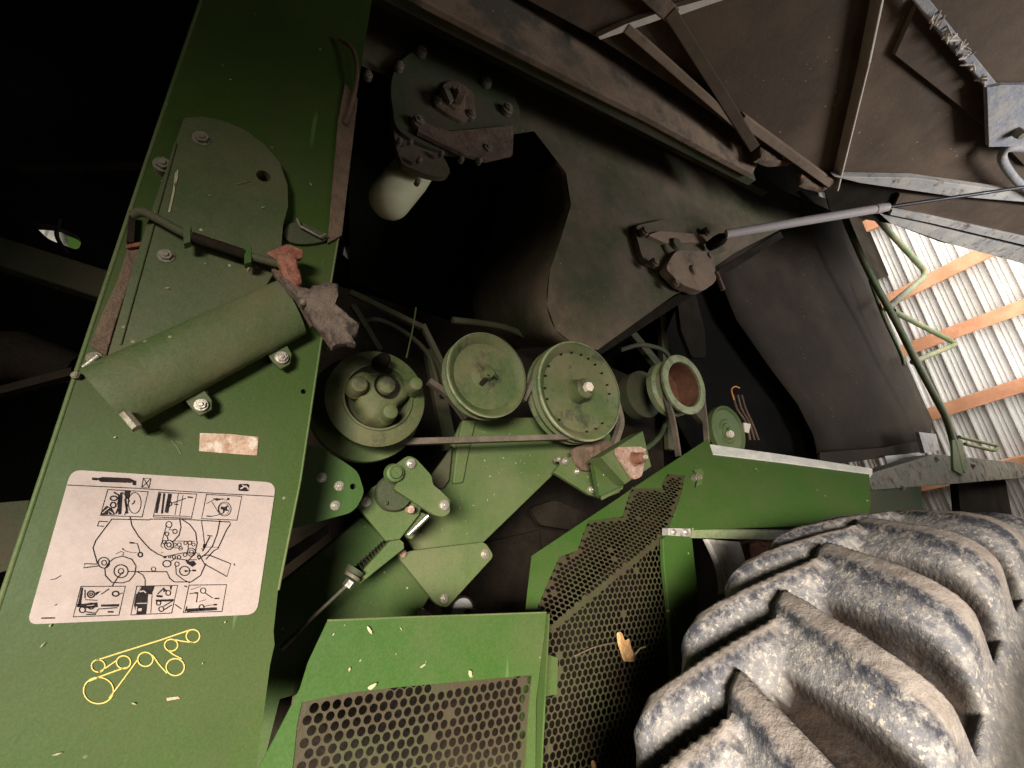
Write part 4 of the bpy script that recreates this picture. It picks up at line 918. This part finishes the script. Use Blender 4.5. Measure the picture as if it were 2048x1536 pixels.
dk = plate('ladder_deck', [(1728, 950), (1870, 908), (2040, 925), (2060, 945), (2044, 956), (1930, 966), (1745, 980)], 1.5, .16, m_deck, CB, bevel=.004)
plate('deck_bracket', [(1838, 864), (1872, 868), (1880, 900), (1850, 906)], 1.55, .03, m_alu, dk)
plate('deck_end_plate', [(1905, 880), (1925, 880), (1935, 940), (1925, 950), (1908, 940)], 1.48, .02, m_rail, dk)
for x, y in ((1806, 975), (1873, 918), (1945, 930)): bolt(x, y, 1.495, 4, m_steeld, dk)
plate('step_support', [(1730, 940), (1840, 940), (1846, 1010), (1860, 1060), (1720, 1080)], 1.6, .05, m_dgreen, CB)
plate('step_support', [(1915, 960), (2010, 955), (2030, 1060), (1925, 1060)], 1.6, .06, m_grime_shade, CB)
plate('gap_sill', [(1770, 912), (1850, 905), (1848, 922), (1775, 930)], 1.7, .01, m_weather, CB)

# --- the wheel
XC, ZC = 1.49, -1.139
wheel = lathe('wheel', Vector((XC, .5, ZC)), [(.001, -.03), (.12, -.03), (.16, .0), (.52, .06), (.62, .04), (.66, -.12), (.68, -.15)], m_rim, CB, 64)
sec = [(.67, .62), (.69, .72), (.70, .85), (.705, .96), (.702, 1.04), (.698, 1.085), (.682, 1.116), (.66, 1.130), (.60, 1.137), (.52, 1.140), (.44, 1.137), (.38, 1.132), (.345, 1.120), (.322, 1.09), (.305, 1.04), (.290, .96), (.290, .85), (.29, .72), (.33, .62)]
sp_ = cat_lines([Vector((a, b, 0)) for a, b in sec], 7)
nrm = []
for i in range(len(sp_)):
    t = (sp_[min(i+1, len(sp_)-1)]-sp_[max(i-1, 0)]).normalized(); nrm.append(Vector((t.y, -t.x, 0)))
PIT = 360/38; NA = 38*60
def sst(a, b, x):
    t = min(1, max(0, (x-a)/(b-a))); return t*t*(3-2*t)
V = np.zeros((NA*len(sp_), 3)); at_l = []; at_e = []; at_s = []; at_d = []
for ia in range(NA):
    th = 360*ia/NA
    ca, sa_ = math.cos(rad(th)), math.sin(rad(th))
    for j, p in enumerate(sp_):
        y, r = p.x, p.y
        wob = .5*mnoise.noise(Vector((th*.35, y*14, 1)))+.25*mnoise.noise(Vector((th*1.1, y*30, 5)))
        best = 0; bl = be = 0
        dd = min(1, abs(y-.52)/.18); dp = .3+.7*dd; fl = .6+.75*dd; hs = .34+.12*dd; s0 = 6.2-1.9*dd**.8+.12*wob; bs = 1; best = -1.2
        for side in (0, 1):
            if side == 0:
                te = 57.2-63*(y-.52) if y < .72 else 57.2-63*.20-20*(y-.72); mask = sst(.490, .515, y)
            else:
                te = 60.2-27*(.52-y) if y > .31 else 60.2-27*.21; mask = 1-sst(.540, .565, y)
            ph = (te+wob*.2-th) % PIT
            if ph < 2.1: h = 1.0-.03*(ph/2.1)
            elif ph < s0: h = .95-(.95-hs)*((ph-2.1)/(s0-2.1))**.8
            elif ph < s0+.7: h = hs-fl*sst(s0, s0+.7, ph)
            elif ph < PIT-.8: h = hs-fl
            else: h = hs-fl+(1-hs+fl)*sst(PIT-.8, PIT, ph)
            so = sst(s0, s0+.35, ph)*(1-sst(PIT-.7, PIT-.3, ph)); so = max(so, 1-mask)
            h = h*mask-.9*(1-mask)
            if h >= best:
                best = h; bs = so; bl = mask*(sst(PIT-.3, PIT, ph)+(1-sst(1.7, 2.3, ph))); be = mask*(sst(1.6, 2.1, ph)*(1-sst(2.5, 3.3, ph)))
        fade = sst(1.045, 1.09, r)
        H = .058*max(best, -1.15)*fade
        # round the lug ends over the shoulder
        q = p+Vector((nrm[j].x*.22, max(.6, nrm[j].y), 0)).normalized()*H
        rr_ = q.y+.0015*mnoise.noise(Vector((th*.8, y*40, 9)))
        V[ia*len(sp_)+j] = (XC-ca*rr_, q.x, ZC+sa_*rr_)
        sd = 1-sst(1.00, 1.07, r)
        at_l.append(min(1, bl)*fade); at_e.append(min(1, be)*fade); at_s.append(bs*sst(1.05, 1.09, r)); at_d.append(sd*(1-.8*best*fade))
m_ = len(sp_); F = []
for ia in range(NA):
    a0 = ia*m_; a1 = ((ia+1) % NA)*m_
    for j in range(m_-1): F.append((a0+j, a0+j+1, a1+j+1, a1+j))
tyre = mk('tyre', V.tolist(), F, m_tyre, wheel, smooth=True, angle=180, attr={'land': at_l, 'edge': at_e, 'soil_shade': at_s, 'side': at_d})
wheel['label'] = 'big wheel with a dusty chevron-lugged tyre'

# ------------------------------------------------------------------ loose leaves and chaff
def leaf(name, px, P, mat, label, cat, curl=.008):
    loop = [P.at(*q) for q in smooth_loop(px, 3)]; c = sum(loop, Vector())/len(loop); V = []; F = []; m = len(loop)
    ax_ = (loop[0]-c).normalized()
    for s_ in (1.0, .6, .25):
        for p in loop:
            q = c.lerp(p, s_); d = (q-c).dot(ax_); e = ((q-c)-ax_*d).length; V.append(q+P.n*(.004+curl*e*30*.5+mnoise.noise(q*60)*.004))
    for r_ in range(2):
        for i in range(m): F.append((r_*m+i, r_*m+(i+1) % m, (r_+1)*m+(i+1) % m, (r_+1)*m+i))
    F.append(tuple(2*m+i for i in range(m)))
    o = mk(name, V, F, mat, None, smooth=True, angle=180); s = o.modifiers.new('s', 'SOLIDIFY'); s.thickness = .001
    return tag(o, label, cat)
PL = Side(1.052)
leaf('dry_leaf', [(1231, 1268), (1240, 1264), (1247, 1280), (1254, 1276), (1261, 1298), (1268, 1312), (1266, 1322), (1254, 1322), (1243, 1320), (1236, 1300)], PL, m_leaf, 'curled orange dry leaf caught in the middle of the perforated guard', 'leaf')
leaf('dry_leaf', [(1180, 1522), (1186, 1520), (1190, 1532), (1190, 1550), (1184, 1548)], PL, m_leaf, 'tip of a dry leaf at the bottom edge, below the larger orange leaf', 'leaf')
t_ = tube('dry_stalk', [PL.at(1264, 1306)+Vector((0, -.012, 0)), PL.at(1272, 1294)+Vector((0, -.016, 0)), PL.at(1284, 1292)+Vector((0, -.012, 0))], .0022, m_chaff, None, 6); tag(t_, 'short pale curled stalk to the right of the orange leaf', 'stalk')
t_ = tube('straw', cat_lines([PL.at(1150, 1312), PL.at(1190, 1294), PL.at(1230, 1285)]), .0016, m_dirtbr, None, 6); tag(t_, 'thin dull straw lying across the guard left of the orange leaf', 'straw')
PG = Side(.983)
for px, lb in (([(733, 1252), (738, 1254), (744, 1264), (742, 1268), (736, 1262)], 'pale oval husk near the top of the front green guard'),
               ([(838, 1332), (848, 1326), (850, 1328), (842, 1334)], 'small yellow chaff flake at the middle of the front green guard'),
               ([(696, 1340), (699, 1334), (701, 1336), (699, 1342)], 'tiny pale flake left of the yellow flake on the front guard'),
               ([(936, 1340), (942, 1342), (941, 1354), (936, 1350)], 'pale smear of chaff just above the perforations at right of the front guard'),
               ([(734, 1374), (742, 1368), (752, 1364), (750, 1370), (740, 1378)], 'chaff flakes lodged above the perforations left of centre')):
    leaf('chaff_flake', px, PG, m_chaff, lb, 'chaff', .001)

# fine chaff scattered over the sheets: nobody could count it
V = []; F = []
def scatter(poly, P, count):
    xs = [p[0] for p in poly]; ys = [p[1] for p in poly]; k = 0
    while k < count:
        q = (random.uniform(min(xs), max(xs)), random.uniform(max(0, min(ys)), min(1536, max(ys))))
        if not inside(q, poly): continue
        k += 1; c = P.at(*q)+P.n*.002; a = random.uniform(0, 6.28); l = random.uniform(.0015, .006); w_ = random.uniform(.0006, .0014)
        u = P.n.orthogonal().normalized(); v = P.n.cross(u); d = u*math.cos(a)+v*math.sin(a); e = P.n.cross(d); n0 = len(V)
        V.extend([c-d*l, c+e*w_+P.n*.001, c+d*l, c-e*w_+P.n*.001]); F.append((n0, n0+1, n0+2, n0+3))
scatter(colpx, Side(.9985), 20); scatter(cov, Side(.971), 10); scatter(s_out[:7]+s_reg[:5][::-1], Side(.9835), 6)
scatter(tank, Side(1.418), 70); scatter([p for p in hb], Side(1.058), 60); scatter([(1200, 90), (1740, 20), (2040, 20), (2040, 350), (1700, 340)], dpl(.004), 90)
scatter([(930, 842), (1200, 840), (1110, 945), (970, 1080), (840, 1090), (900, 980)], Side(1.398), 35)
ch = mk('chaff_dust', V, F, m_chaff, None, recalc=False); tag(ch, 'fine pale chaff and husk dust scattered over the green sheets', 'chaff', kind='stuff')
